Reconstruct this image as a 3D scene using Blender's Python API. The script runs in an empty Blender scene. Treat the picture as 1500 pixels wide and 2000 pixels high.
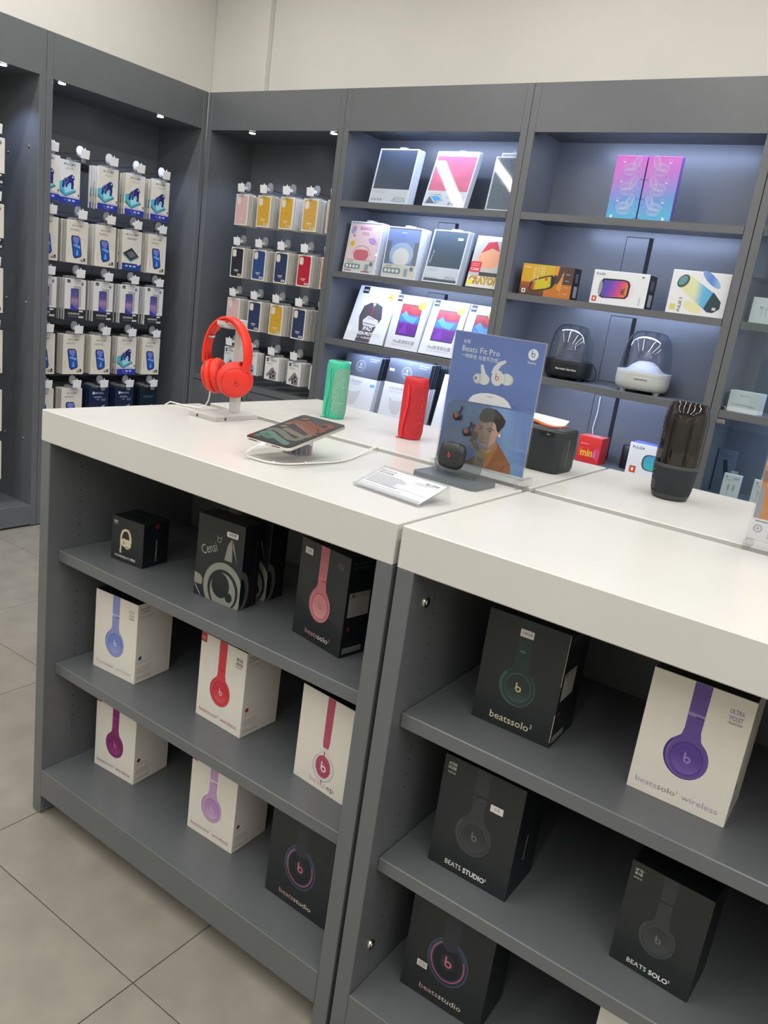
import bpy, bmesh, math, random
from mathutils import Vector, Matrix

random.seed(7)
SC = bpy.context.scene
COL = SC.collection
PI = math.pi

# ------------------------------------------------------------------ camera
def make_camera():
    yaw, pitch, roll = -0.5760, 0.2610, 0.1407
    f = Vector((math.sin(yaw) * math.cos(pitch), math.cos(yaw) * math.cos(pitch), -math.sin(pitch)))
    rt = f.cross(Vector((0, 0, 1))).normalized()
    up = rt.cross(f)
    c, s = math.cos(roll), math.sin(roll)
    r2 = c * rt + s * up
    u2 = -s * rt + c * up
    cam = bpy.data.cameras.new('camera')
    cam.sensor_fit = 'VERTICAL'
    cam.sensor_height = 36.0
    cam.sensor_width = 27.0
    cam.lens = 1552.66 / 2000 * 36.0
    cam.clip_start = 0.02
    ob = bpy.data.objects.new('camera', cam)
    COL.objects.link(ob)
    m = Matrix((r2, u2, -f)).transposed().to_4x4()
    m.translation = Vector((1.8199, -1.1680, 1.5550))
    ob.matrix_world = m
    SC.camera = ob
make_camera()

# ------------------------------------------------------------------ world, exposure
W = bpy.data.worlds.new('world')
SC.world = W
W.use_nodes = True
W.node_tree.nodes['Background'].inputs[0].default_value = (0.9, 0.93, 1.0, 1)
W.node_tree.nodes['Background'].inputs[1].default_value = 0.25
SC.view_settings.view_transform = 'Standard'
SC.view_settings.look = 'None'
SC.view_settings.gamma = 1.0
SC.view_settings.use_curve_mapping = False
SC.view_settings.exposure = 0.0
SC.cycles.max_bounces = 5
SC.cycles.diffuse_bounces = 2
SC.cycles.glossy_bounces = 2
SC.cycles.transmission_bounces = 4
SC.cycles.transparent_max_bounces = 12

# ceiling fixtures (positions shared by the lamps' area lights and their housings further down)
CEIL_Z = 3.75
TUBES = [(-1.75, -4.2, 2.1), (0.1, -4.2, 2.1), (1.9, -4.2, 2.1), (3.6, -4.2, 2.1), (5.3, -4.2, 2.1)]
TUBE_POWER = 73.0
LED_POWER = 4.4
SPOT_POWER = 9.0

def area_light(name, loc, sx, sy, power, color, rot=(0, 0, 0), spread=PI):
    l = bpy.data.lights.new(name, 'AREA')
    l.shape = 'RECTANGLE'; l.size = sx; l.size_y = sy
    l.energy = power; l.color = color; l.spread = spread
    o = bpy.data.objects.new(name, l)
    o.location = loc; o.rotation_euler = rot
    COL.objects.link(o)
    return o
for (tx, ty0, ty1) in TUBES:
    area_light('ceiling_light', (tx, (ty0 + ty1) / 2, CEIL_Z - 0.16), 0.10, ty1 - ty0, TUBE_POWER, (1.0, 0.985, 0.955))

# ------------------------------------------------------------------ helpers
def lin(c):
    if isinstance(c, str):
        c = c.lstrip('#')
        c = [int(c[i:i + 2], 16) / 255 for i in (0, 2, 4)]
    return tuple(x / 12.92 if x <= 0.04045 else ((x + 0.055) / 1.055) ** 2.4 for x in c) + (1.0,)

MATS = {}
def mat(name, color, rough=0.5, metal=0.0, spec=0.5, coat=0.0, noise=0.0, nscale=40.0, bump=0.0, bscale=300.0, emit=0.0, coatr=0.05):
    if name in MATS: return MATS[name]
    m = bpy.data.materials.new(name); m.use_nodes = True
    nt = m.node_tree; b = nt.nodes['Principled BSDF']
    col = lin(color)
    b.inputs['Base Color'].default_value = col
    b.inputs['Roughness'].default_value = rough
    b.inputs['Metallic'].default_value = metal
    b.inputs['Specular IOR Level'].default_value = spec
    b.inputs['Coat Weight'].default_value = coat
    b.inputs['Coat Roughness'].default_value = coatr
    if noise or bump:
        tc = nt.nodes.new('ShaderNodeTexCoord')
    if noise:
        n = nt.nodes.new('ShaderNodeTexNoise'); n.inputs['Scale'].default_value = nscale
        n.inputs['Detail'].default_value = 2
        r = nt.nodes.new('ShaderNodeValToRGB')
        r.color_ramp.elements[0].position = 0.3; r.color_ramp.elements[1].position = 0.7
        r.color_ramp.elements[0].color = tuple(x * (1 - noise) for x in col[:3]) + (1,)
        r.color_ramp.elements[1].color = tuple(min(1, x * (1 + noise)) for x in col[:3]) + (1,)
        nt.links.new(tc.outputs['Object'], n.inputs['Vector'])
        nt.links.new(n.outputs['Fac'], r.inputs['Fac'])
        nt.links.new(r.outputs['Color'], b.inputs['Base Color'])
    if bump:
        n2 = nt.nodes.new('ShaderNodeTexNoise'); n2.inputs['Scale'].default_value = bscale
        bp = nt.nodes.new('ShaderNodeBump'); bp.inputs['Strength'].default_value = bump
        bp.inputs['Distance'].default_value = 0.002
        nt.links.new(tc.outputs['Object'], n2.inputs['Vector'])
        nt.links.new(n2.outputs['Fac'], bp.inputs['Height'])
        nt.links.new(bp.outputs['Normal'], b.inputs['Normal'])
    if emit:
        b.inputs['Emission Color'].default_value = col
        b.inputs['Emission Strength'].default_value = emit
        m.cycles.emission_sampling = 'NONE'
    MATS[name] = m
    return m

def ink(color, rough=0.42):
    """flat print in one colour"""
    c = color.lstrip('#')
    return mat('ink_%s_%d' % (c, int(rough * 100)), c, rough, spec=0.4)

def gradient(name, stops, axis=2, lo=0.0, hi=1.0, rough=0.4, axis2=None, coat=0.0):
    """printed colour gradient along a local axis (metres)"""
    if name in MATS: return MATS[name]
    m = bpy.data.materials.new(name); m.use_nodes = True
    nt = m.node_tree; b = nt.nodes['Principled BSDF']
    b.inputs['Roughness'].default_value = rough
    b.inputs['Coat Weight'].default_value = coat
    tc = nt.nodes.new('ShaderNodeTexCoord'); sp = nt.nodes.new('ShaderNodeSeparateXYZ')
    mr = nt.nodes.new('ShaderNodeMapRange')
    mr.inputs['From Min'].default_value = lo; mr.inputs['From Max'].default_value = hi
    rp = nt.nodes.new('ShaderNodeValToRGB')
    el = rp.color_ramp.elements
    while len(el) < len(stops): el.new(0.5)
    for e, (p, c) in zip(el, stops):
        e.position = p; e.color = lin(c)
    nt.links.new(tc.outputs['Object'], sp.inputs[0])
    src = sp.outputs[axis]
    if axis2 is not None:
        ad = nt.nodes.new('ShaderNodeMath'); ad.operation = 'MULTIPLY_ADD'
        ad.inputs[1].default_value = axis2[1]
        nt.links.new(sp.outputs[axis2[0]], ad.inputs[0]); nt.links.new(src, ad.inputs[2])
        src = ad.outputs[0]
    nt.links.new(src, mr.inputs['Value'])
    nt.links.new(mr.outputs[0], rp.inputs['Fac'])
    nt.links.new(rp.outputs['Color'], b.inputs['Base Color'])
    MATS[name] = m
    return m

def clear(name, tint='ffffff', refl=1.0, rough=0.02, ior=1.45, body=0.0, bodycol='ffffff'):
    """thin clear sheet: straight transmission with a tint, Fresnel reflection, a little body colour"""
    if name in MATS: return MATS[name]
    m = bpy.data.materials.new(name); m.use_nodes = True
    nt = m.node_tree; nt.nodes.clear()
    out = nt.nodes.new('ShaderNodeOutputMaterial')
    tr = nt.nodes.new('ShaderNodeBsdfTransparent'); tr.inputs[0].default_value = lin(tint)
    gl = nt.nodes.new('ShaderNodeBsdfGlossy'); gl.inputs['Roughness'].default_value = rough
    # Schlick reflectance, the same from both sides of the sheet
    lw = nt.nodes.new('ShaderNodeLayerWeight'); lw.inputs['Blend'].default_value = 0.5
    pw = nt.nodes.new('ShaderNodeMath'); pw.operation = 'POWER'; pw.inputs[1].default_value = 5.0
    f0 = ((ior - 1) / (ior + 1)) ** 2
    fr = nt.nodes.new('ShaderNodeMath'); fr.operation = 'MULTIPLY_ADD'; fr.inputs[1].default_value = 1 - f0; fr.inputs[2].default_value = f0
    nt.links.new(lw.outputs['Facing'], pw.inputs[0]); nt.links.new(pw.outputs[0], fr.inputs[0])
    mu = nt.nodes.new('ShaderNodeMath'); mu.operation = 'MULTIPLY'; mu.inputs[1].default_value = refl; mu.use_clamp = True
    mx = nt.nodes.new('ShaderNodeMixShader')
    nt.links.new(fr.outputs[0], mu.inputs[0]); nt.links.new(mu.outputs[0], mx.inputs[0])
    nt.links.new(tr.outputs[0], mx.inputs[1]); nt.links.new(gl.outputs[0], mx.inputs[2])
    last = mx
    if body:
        df = nt.nodes.new('ShaderNodeBsdfDiffuse'); df.inputs[0].default_value = lin(bodycol)
        m2 = nt.nodes.new('ShaderNodeMixShader'); m2.inputs[0].default_value = body
        nt.links.new(mx.outputs[0], m2.inputs[1]); nt.links.new(df.outputs[0], m2.inputs[2])
        last = m2
    nt.links.new(last.outputs[0], out.inputs[0])
    MATS[name] = m
    return m

TEXT = {}
def text_polys(s, off=0.0):
    k = (s, off)
    if k not in TEXT:
        c = bpy.data.curves.new('lettering', 'FONT'); c.body = s; c.size = 1.0; c.resolution_u = 2; c.offset = off
        ob = bpy.data.objects.new('lettering', c)
        me = bpy.data.meshes.new_from_object(ob)
        vs = [(v.co.x, v.co.y) for v in me.vertices]
        fs = [tuple(p.vertices) for p in me.polygons]
        bpy.data.objects.remove(ob); bpy.data.meshes.remove(me); bpy.data.curves.remove(c)
        if vs:
            x0 = min(v[0] for v in vs); x1 = max(v[0] for v in vs)
        else:
            x0 = x1 = 0
        TEXT[k] = ([(x - x0, y) for x, y in vs], fs, x1 - x0)
    return TEXT[k]

class MB:
    def __init__(self):
        self.v = []; self.f = []; self.mi = []; self.mats = []
    def _m(self, m):
        if m not in self.mats: self.mats.append(m)
        return self.mats.index(m)
    def add(self, vs, fs, m):
        o = len(self.v); k = self._m(m)
        self.v += [tuple(p) for p in vs]
        for f in fs:
            self.f.append(tuple(i + o for i in f)); self.mi.append(k)
        return self
    def box(self, x0, y0, z0, x1, y1, z1, m, bev=0.0):
        if bev <= 0:
            vs = [(x, y, z) for z in (z0, z1) for y in (y0, y1) for x in (x0, x1)]
            fs = [(0, 2, 3, 1), (4, 5, 7, 6), (0, 1, 5, 4), (2, 6, 7, 3), (0, 4, 6, 2), (1, 3, 7, 5)]
            return self.add(vs, fs, m)
        L = ((x0, x1), (y0, y1), (z0, z1)); vs = []; idx = {}
        for i in (0, 1):
            for j in (0, 1):
                for k in (0, 1):
                    c = [L[0][i], L[1][j], L[2][k]]; s = [(1, -1)[i] * bev, (1, -1)[j] * bev, (1, -1)[k] * bev]
                    for a in range(3):
                        p = [c[q] + (0 if q == a else s[q]) for q in range(3)]
                        idx[(i, j, k, a)] = len(vs); vs.append(p)
        fs = []
        for a in range(3):
            b, c2 = [q for q in range(3) if q != a]
            for e in (0, 1):
                q = []
                for (u, w) in ((0, 0), (1, 0), (1, 1), (0, 1)):
                    t = [0, 0, 0]; t[a] = e; t[b] = u; t[c2] = w
                    q.append(idx[(*t, a)])
                fs.append(q)
        for a in range(3):
            b, c2 = [q for q in range(3) if q != a]
            for u in (0, 1):
                for w in (0, 1):
                    t0 = [0, 0, 0]; t0[b] = u; t0[c2] = w; t1 = list(t0); t1[a] = 1
                    fs.append((idx[(*t0, b)], idx[(*t0, c2)], idx[(*t1, c2)], idx[(*t1, b)]))
        for i in (0, 1):
            for j in (0, 1):
                for k in (0, 1):
                    fs.append(tuple(idx[(i, j, k, a)] for a in range(3)))
        return self.add(vs, fs, m)
    def prism(self, pts, a0, a1, m, axis='y'):
        """outline (u, v) extruded along an axis: y -> (u, a, v); z -> (u, v, a); x -> (a, u, v)"""
        P = {'y': lambda u, v, a: (u, a, v), 'z': lambda u, v, a: (u, v, a), 'x': lambda u, v, a: (a, u, v)}[axis]
        n = len(pts)
        vs = [P(u, v, a0) for u, v in pts] + [P(u, v, a1) for u, v in pts]
        fs = [tuple(range(n)), tuple(range(2 * n - 1, n - 1, -1))]
        fs += [(i, i + n, (i + 1) % n + n, (i + 1) % n) for i in range(n)]
        return self.add(vs, fs, m)
    def lathe(self, prof, n, m, c=(0, 0, 0), sx=1.0, sy=1.0, power=2.0, cap=True):
        """profile (r, z) around z; power > 2 gives a rounded-square plan"""
        vs = []; fs = []
        for r, z in prof:
            for i in range(n):
                a = 2 * PI * i / n; ca, sa = math.cos(a), math.sin(a)
                k = (abs(ca) ** power + abs(sa) ** power) ** (-1 / power)
                vs.append((c[0] + r * k * ca * sx, c[1] + r * k * sa * sy, c[2] + z))
        for j in range(len(prof) - 1):
            for i in range(n):
                fs.append((j * n + i, j * n + (i + 1) % n, (j + 1) * n + (i + 1) % n, (j + 1) * n + i))
        if cap:
            fs.append(tuple(range(n - 1, -1, -1)))
            fs.append(tuple((len(prof) - 1) * n + i for i in range(n)))
        return self.add(vs, fs, m)
    def cyl(self, p0, p1, r, m, n=16, r1=None):
        p0, p1 = Vector(p0), Vector(p1); d = (p1 - p0).normalized()
        a = d.orthogonal().normalized(); b = d.cross(a)
        r1 = r if r1 is None else r1
        vs = []
        for p, q in ((p0, r), (p1, r1)):
            for i in range(n):
                t = 2 * PI * i / n
                vs.append(p + a * math.cos(t) * q + b * math.sin(t) * q)
        fs = [(i, (i + 1) % n, n + (i + 1) % n, n + i) for i in range(n)]
        fs += [tuple(range(n - 1, -1, -1)), tuple(range(n, 2 * n))]
        return self.add(vs, fs, m)
    def tube(self, path, r, m, n=8, closed=False):
        P = [Vector(p) for p in path]; N = len(P); vs = []; fs = []
        up = None
        for i in range(N):
            t = (P[(i + 1) % N] - P[i - 1]) if closed else (P[min(i + 1, N - 1)] - P[max(i - 1, 0)])
            t.normalize()
            if up is None: up = t.orthogonal().normalized()
            up = (up - t * up.dot(t)).normalized(); b = t.cross(up)
            for k in range(n):
                a = 2 * PI * k / n
                vs.append(P[i] + (up * math.cos(a) + b * math.sin(a)) * r)
        for i in range(N if closed else N - 1):
            j = (i + 1) % N
            for k in range(n):
                fs.append((i * n + k, i * n + (k + 1) % n, j * n + (k + 1) % n, j * n + k))
        if not closed:
            fs += [tuple(range(n - 1, -1, -1)), tuple((N - 1) * n + k for k in range(n))]
        return self.add(vs, fs, m)
    def mesh(self, name, smooth=None, fix=True):
        me = bpy.data.meshes.new(name)
        me.from_pydata(self.v, [], self.f)
        for m in self.mats: me.materials.append(m)
        me.polygons.foreach_set('material_index', self.mi)
        if fix:
            bm = bmesh.new(); bm.from_mesh(me)
            bmesh.ops.recalc_face_normals(bm, faces=bm.faces)
            bm.to_mesh(me); bm.free()
        if smooth:
            me.polygons.foreach_set('use_smooth', [True] * len(me.polygons))
            me.set_sharp_from_angle(angle=math.radians(smooth))
        me.update()
        return me
    def build(self, name, parent=None, loc=(0, 0, 0), rot=(0, 0, 0), smooth=None, fix=True):
        return link(name, self.mesh(name, smooth, fix), parent, loc, rot)

def link(name, data, parent=None, loc=(0, 0, 0), rot=(0, 0, 0)):
    o = bpy.data.objects.new(name, data); COL.objects.link(o)
    o.location = loc; o.rotation_euler = rot
    if parent is not None: o.parent = parent
    return o
def thing(name, label, cat, loc=(0, 0, 0), rot=(0, 0, 0), group=None):
    o = link(name, None, None, loc, rot)
    o.empty_display_size = 0.05
    return tag(o, label, cat, group)
def tag(o, label, cat, group=None):
    o['label'] = label; o['category'] = cat
    if group: o['group'] = group
    return o
def struct(o):
    o['kind'] = 'structure'
    return o
def rrect(x0, y0, x1, y1, r, n=4):
    pts = []
    for cx, cy, a in ((x1 - r, y0 + r, -90), (x1 - r, y1 - r, 0), (x0 + r, y1 - r, 90), (x0 + r, y0 + r, 180)):
        for i in range(n + 1):
            t = math.radians(a + 90 * i / n)
            pts.append((cx + r * math.cos(t), cy + r * math.sin(t)))
    return pts
def ellipse(cx, cy, rx, ry, n=28, rot=0.0, a0=0.0, a1=360.0):
    pts = []
    full = abs(a1 - a0) >= 359.9
    for i in range(n if full else n + 1):
        t = math.radians(a0 + (a1 - a0) * i / n)
        x, y = rx * math.cos(t), ry * math.sin(t)
        c, s = math.cos(math.radians(rot)), math.sin(math.radians(rot))
        pts.append((cx + x * c - y * s, cy + x * s + y * c))
    return pts

class Print:
    """flat print on a face; millimetres from the face's lower left corner; shapes stack in thin layers"""
    STEP = 0.00003
    def __init__(self, face='front', w=0.0, h=0.0, d=0.0):
        self.mb = MB(); self.k = 0; self.face = face; self.w = w; self.h = h; self.d = d
    def _p(self, u, v):
        u *= 0.001; v *= 0.001; o = 0.00015 + self.k * self.STEP
        if self.face == 'front': return (u, -o, v)
        if self.face == 'right': return (self.w + o, u, v)
        if self.face == 'left': return (-o, self.d - u, v)
        if self.face == 'top': return (u, v, self.h + o)
    def _c(self, c): return ink(c) if isinstance(c, str) else c
    def poly(self, pts, c):
        self.mb.add([self._p(*p) for p in pts], [tuple(range(len(pts)))], self._c(c)); self.k += 1
    def rect(self, x, y, w, h, c): self.poly([(x, y), (x + w, y), (x + w, y + h), (x, y + h)], c)
    def rr(self, x, y, w, h, r, c): self.poly(rrect(x, y, x + w, y + h, r), c)
    def ell(self, cx, cy, rx, ry, c, rot=0): self.poly(ellipse(cx, cy, rx, ry, 28, rot), c)
    def ring(self, cx, cy, rx, ry, t, c, rot=0, a0=0, a1=360):
        n = 30; full = abs(a1 - a0) >= 359.9
        A = ellipse(cx, cy, rx, ry, n, rot, a0, a1); B = ellipse(cx, cy, rx - t, ry - t, n, rot, a0, a1); N = len(A)
        fs = [(i, (i + 1) % N, N + (i + 1) % N, N + i) for i in range(N if full else N - 1)]
        self.mb.add([self._p(*p) for p in A + B], fs, self._c(c)); self.k += 1
    def stroke(self, pts, w, c, w1=None):
        P = [Vector(p) for p in pts]; n = len(P); L = []; R = []
        w1 = w if w1 is None else w1
        for i in range(n):
            t = (P[min(i + 1, n - 1)] - P[max(i - 1, 0)]).normalized()
            q = Vector((-t.y, t.x)) * (w + (w1 - w) * i / max(1, n - 1)) / 2
            L.append(P[i] + q); R.append(P[i] - q)
        fs = [(i, n + i, n + i + 1, i + 1) for i in range(n - 1)]
        self.mb.add([self._p(*p) for p in L + R], fs, self._c(c)); self.k += 1
    def text(self, s, x, y, size, c, width=None, off=0.0, rot=0.0, align='l'):
        vs, fs, tw = text_polys(s, off)
        if not vs: return
        sx = size if width is None else width / tw
        x -= {'l': 0, 'c': 0.5, 'r': 1}[align] * tw * sx * (1 if not rot else 0)
        cr, sr = math.cos(math.radians(rot)), math.sin(math.radians(rot))
        P = [(x + a * sx * cr - b * size * sr, y + a * sx * sr + b * size * cr) for a, b in vs]
        self.mb.add([self._p(*p) for p in P], fs, self._c(c)); self.k += 1
    def lines(self, x, y, w, n, pitch, c, t=0.8):
        """small unreadable print, as thin dashes"""
        r = random.Random(int(x * 7 + y * 3 + n))
        vs = []; fs = []
        for i in range(n):
            ww = w * (0.75 + 0.25 * r.random())
            o = len(vs); yy = y - i * pitch
            vs += [self._p(*p) for p in ((x, yy), (x + ww, yy), (x + ww, yy + t), (x, yy + t))]
            fs.append((o, o + 1, o + 2, o + 3))
        self.mb.add(vs, fs, self._c(c)); self.k += 1
    def b_logo(self, cx, cy, s, c):
        """lower-case b in a ring shape: stem and bowl"""
        self.ring(cx + 0.08 * s, cy - 0.16 * s, 0.34 * s, 0.34 * s, 0.15 * s, c)
        self.poly([(cx - 0.26 * s, cy - 0.16 * s), (cx - 0.11 * s, cy - 0.16 * s), (cx - 0.11 * s, cy + 0.55 * s), (cx - 0.26 * s, cy + 0.55 * s)], c)
    def build(self, name, parent):
        return self.mb.build(name, parent, fix=False)
    def mesh(self, name): return self.mb.mesh(name, fix=False)

# ------------------------------------------------------------------ shared materials
GREY = mat('grey_powder_coat', '65686b', 0.32, noise=0.03, nscale=6)
GREYD = mat('grey_panel_shadow_gap', '101214', 0.8)
SLAB = mat('white_solid_surface', 'cfcec9', 0.28, noise=0.02, nscale=5)
PAINT = mat('white_wall_paint', 'eeebe3', 0.8, noise=0.015, nscale=3)
CEILP = mat('ceiling_paint', 'eeeeea', 0.85, noise=0.01, nscale=3)
STEEL = mat('bright_steel', 'c9c7c0', 0.25, metal=1.0)
BLACKP = mat('black_plastic', '15171a', 0.45)
WHITEP = mat('white_plastic', 'f1f1f2', 0.35)
TAGW = mat('tag_paper', 'f6f6f8', 0.55)
ACRYL = clear('clear_acrylic', 'fafbfb', 1.0, 0.02, 1.49, 0.02)
CLEARW = clear('clear_plastic', 'f0f2f4', 1.4, 0.06, 1.5, 0.16)
GLASS = clear('cabinet_glass', 'f0f5f5', 1.0, 0.005, 1.5, 0.0)
FILM = clear('clear_film', 'fafcfd', 0.8, 0.04, 1.45, 0.0)
CARDW = mat('white_card', 'e9e4da', 0.4, noise=0.015, nscale=30)
CARDB = mat('black_card', '23282a', 0.33, noise=0.05, nscale=30)
CARDC = mat('cream_card', 'e8e3d8', 0.4)
LEDM = mat('led_diffuser', 'dbe6ff', 0.4)
LAMPM = mat('lamp_tube', 'fff8ec', 0.4)
SPOTM = mat('spot_lens', 'f4f8ff', 0.4, emit=30.0)

# ------------------------------------------------------------------ room shell
TILE = mat('stone_tile', '8f8a7f', 0.5, noise=0.10, nscale=9)
GROUT = mat('tile_grout', '55524c', 0.9)
def build_room():
    x0, x1, y0, y1 = -2.69, 6.4, -5.4, 2.96
    fl = struct(MB().box(x0, y0, -0.06, x1, y1, -0.003, GROUT).build('floor'))
    px, py = 0.6645, 0.672
    me = MB().box(0.0012, 0.0012, -0.0025, px - 0.0012, py - 0.0012, 0.0, TILE, 0.0008).mesh('tile')
    for i in range(-5, 9):
        for j in range(-8, 5):
            xx, yy = 0.69 + i * px, -0.184 + j * py
            if xx < x0 - 0.02 or xx + px > x1 or yy < y0 or yy + py > y1 + 0.3: continue
            link('tile', me, fl, (xx, yy, 0))
    struct(MB().box(x0, y0, CEIL_Z, x1, y1, CEIL_Z + 0.08, CEILP).build('ceiling'))
    struct(MB().box(x0 - 0.1, y0, 0, x0, y1, CEIL_Z, PAINT).build('wall_left'))
    struct(MB().box(x0, y1, 0, x1, y1 + 0.1, CEIL_Z, PAINT).build('wall_back'))
    struct(MB().box(x0, 2.915, 2.3, -2.205, y1, CEIL_Z, PAINT, 0.004).build('trim_1'))
    struct(MB().box(x1, y0, 0, x1 + 0.1, y1, CEIL_Z, PAINT).build('wall_right'))
    struct(MB().box(x0, y0 - 0.1, 0, x1, y0, CEIL_Z, PAINT).build('wall_front'))
    order = ['leftmost', 'second from the left', 'middle', 'second from the right', 'rightmost']
    for n, (tx, ty0, ty1) in zip(order, TUBES):
        t = thing('ceiling_lamp', 'long white linear ceiling lamp above the counter, %s of five' % n, 'lamp', (tx, 0, CEIL_Z), group='linear ceiling lamps')
        MB().box(-0.06, ty0, -0.13, 0.06, ty1, -0.06, WHITEP, 0.004).build('housing', t)
        MB().box(-0.05, ty0 + 0.02, -0.14, 0.05, ty1 - 0.02, -0.129, LAMPM, 0.003).build('diffuser', t)
        for yy in (ty0 + 0.3, ty1 - 0.3):
            MB().cyl((0, yy, -0.06), (0, yy, 0), 0.006, STEEL, 8).build('hanger', t)
build_room()

# ------------------------------------------------------------------ wall cabinets
CAB_H = 2.612; HDR = 2.398; CEIL_IN = 2.42
def bolt(parent, loc, axis, r=0.008):
    d = Vector(axis)
    mb = MB()
    mb.cyl((0, 0, 0), d * 0.004, r, STEEL, 14, r * 0.9)
    mb.cyl(d * 0.004, d * 0.006, r * 0.55, STEEL, 10, r * 0.4)
    return mb.build('bolt', parent, loc, smooth=40)

def led(parent, x0, x1, z, w, y=0.035):
    s = MB().box(x0, y - 0.008, z - 0.006, x1, y + 0.008, z, LEDM, 0.001).build('led_strip', parent)
    l = bpy.data.lights.new('led_light', 'AREA'); l.shape = 'RECTANGLE'
    l.size = x1 - x0; l.size_y = 0.020; l.energy = LED_POWER * (x1 - x0); l.color = (0.52, 0.64, 1.0)
    o = bpy.data.objects.new('led_light', l); COL.objects.link(o)
    o.parent = s; o.location = ((x0 + x1) / 2, y + 0.004, z - 0.008); o.rotation_euler = (math.radians(38), 0, 0)

def spot(parent, x, y, z):
    mb = MB()
    mb.cyl((x, y, z), (x, y, z - 0.006), 0.022, STEEL, 20)
    s = mb.build('spot_lamp', parent, smooth=40)
    MB().cyl((x, y, z - 0.006), (x, y, z - 0.0085), 0.018, SPOTM, 20).build('spot_lens', s)
    l = bpy.data.lights.new('spot_light', 'SPOT'); l.energy = SPOT_POWER; l.color = (0.52, 0.65, 1.0)
    l.spot_size = math.radians(105); l.spot_blend = 0.6; l.shadow_soft_size = 0.018
    o = bpy.data.objects.new('spot_light', l); COL.objects.link(o)
    o.parent = s; o.location = (x, y, z - 0.015); o.rotation_euler = (math.radians(8), 0, 0)

def cabinet(label, loc, rz, w, depth, shelves=(), spots=(), leds=False, doors=False, low=0.13, slots=(), bolts=(), glass=False, pegs=()):
    t = thing('display_cabinet', label, 'cabinet', loc, (0, 0, rz), 'grey wall display cabinets')
    p = 0.036
    for a in (0.001, w - p - 0.001):
        MB().box(a, 0, 0.006, a + p, depth, CAB_H, GREY, 0.0015).build('side_panel', t)
    MB().box(p + 0.001, 0.0015, HDR, w - p - 0.001, 0.022, CAB_H, GREY, 0.001).build('header', t)
    ci = HDR + 0.004 if spots else CEIL_IN
    MB().box(p, 0.022, ci, w - p, depth, ci + 0.018, GREY).build('top_panel', t)
    MB().box(0.0, depth, 0.02, w, depth + 0.01, CAB_H - 0.02, GREY).build('back_panel', t)
    for z in shelves:
        # board with a deeper front lip that hides the light strip
        pr = [(0.0, z - 0.032), (0.014, z - 0.032), (0.014, z - 0.016), (depth - 0.002, z - 0.016), (depth - 0.002, z), (0.0, z)]
        MB().prism(pr, p + 0.003, w - p - 0.003, GREY, 'x').build('shelf', t)
    if leds:
        led(t, 0.20, w - 0.16, CEIL_IN - 0.001, w, 0.032)
        for z in shelves:
            led(t, 0.20, w - 0.16, z - 0.0165, w, 0.024)
    for sx, sy in spots: spot(t, sx, sy, HDR + 0.004)
    MB().box(p + 0.001, 0.0, 0.012, w - p - 0.001, 0.025 if doors else depth, low if not doors else 0.11, GREY, 0.0015).build('plinth', t)
    if doors:
        MB().box(p + 0.001, 0.0, low - 0.03, w - p - 0.001, depth - 0.002, low, GREY, 0.0015).build('low_shelf', t)
        c = w / 2
        for a, b, lx in ((p + 0.003, c - 0.002, c - 0.04), (c + 0.002, w - p - 0.003, c + 0.04)):
            d = MB().box(a, 0.002, 0.114, b, 0.02, low - 0.034, GREY, 0.001).build('door', t)
            k = MB()
            k.cyl((lx, 0.002, low - 0.085), (lx, -0.004, low - 0.085), 0.013, STEEL, 18)
            k.box(lx - 0.0015, -0.0048, low - 0.092, lx + 0.0015, -0.0035, low - 0.078, BLACKP)
            k.build('lock', d, smooth=40)
    for (sx0, sx1, z0, z1) in slots:
        MB().box(sx0, depth - 0.003, z0, sx1 - 0.02, depth - 0.0005, z1, GREY, 0.0008).build('access_panel', t)
        MB().box(sx0 - 0.003, depth - 0.0012, z0 - 0.002, sx1, depth - 0.0002, z1 + 0.003, GREYD).build('cable_slot', t)
    for z in pegs:
        MB().box(p + 0.002, depth - 0.014, z - 0.022, w - p - 0.002, depth - 0.001, z + 0.012, BLACKP, 0.001).build('peg_bar', t)
        h = MB(); n = int((w - 0.12) / 0.031)
        for i in range(n):
            xx = 0.06 + i * 0.031
            h.add([(xx + a, depth - 0.0142, z - 0.012 + b) for a, b in ellipse(0, 0, 0.0042, 0.0055, 8)], [tuple(range(8))], GREYD)
        o = h.build('peg_holes', t, fix=False); o['kind'] = 'stuff'
    for (bx, by, bz, ax) in bolts: bolt(t, (bx, by, bz), ax)
    return t

PEG_Z = [2.06, 1.745, 1.43, 1.115, 0.80]
SH = (2.041, 1.664, 1.287)
LW = 1.0842
cabL0 = cabinet('dark grey wall cabinet at the left edge of the photo, mostly cut off', (-2.269, 1.4378 - LW, 0), PI / 2, LW, 0.40, spots=((0.35, 0.05), (0.88, 0.05)),
        bolts=[(LW - 0.0375, 0.085, z, (-1, 0, 0)) for z in (2.06, 1.267, 0.509)] + [(LW - 0.0375, 0.275, z, (-1, 0, 0)) for z in (2.03, 1.27, 0.508)], pegs=PEG_Z)
cabL1 = cabinet('grey wall cabinet with five rows of boxed screen protectors on hooks', (-2.269, 1.4378, 0), PI / 2, LW, 0.40, spots=((0.106, 0.03), (0.758, 0.04)), pegs=PEG_Z)
cabB1 = cabinet('grey wall cabinet with coloured phone cases hung on hooks in the corner', (-2.2685, 2.522, 0), 0, 1.079, 0.375, spots=((0.333, 0.06), (0.973, 0.05)), doors=True, low=0.902, pegs=[z - 0.004 for z in PEG_Z[:4]])
cabB2 = cabinet('grey wall cabinet with lit shelves of tablet cases and screen protectors', (-1.1895, 2.522, 0), 0, 1.1139, 0.308, SH, leds=True, doors=True, low=0.905,
        slots=[(0.507, 0.635, 1.70, 1.997), (0.507, 0.635, 1.32, 1.617), (0.507, 0.635, 0.94, 1.23)])
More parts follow.
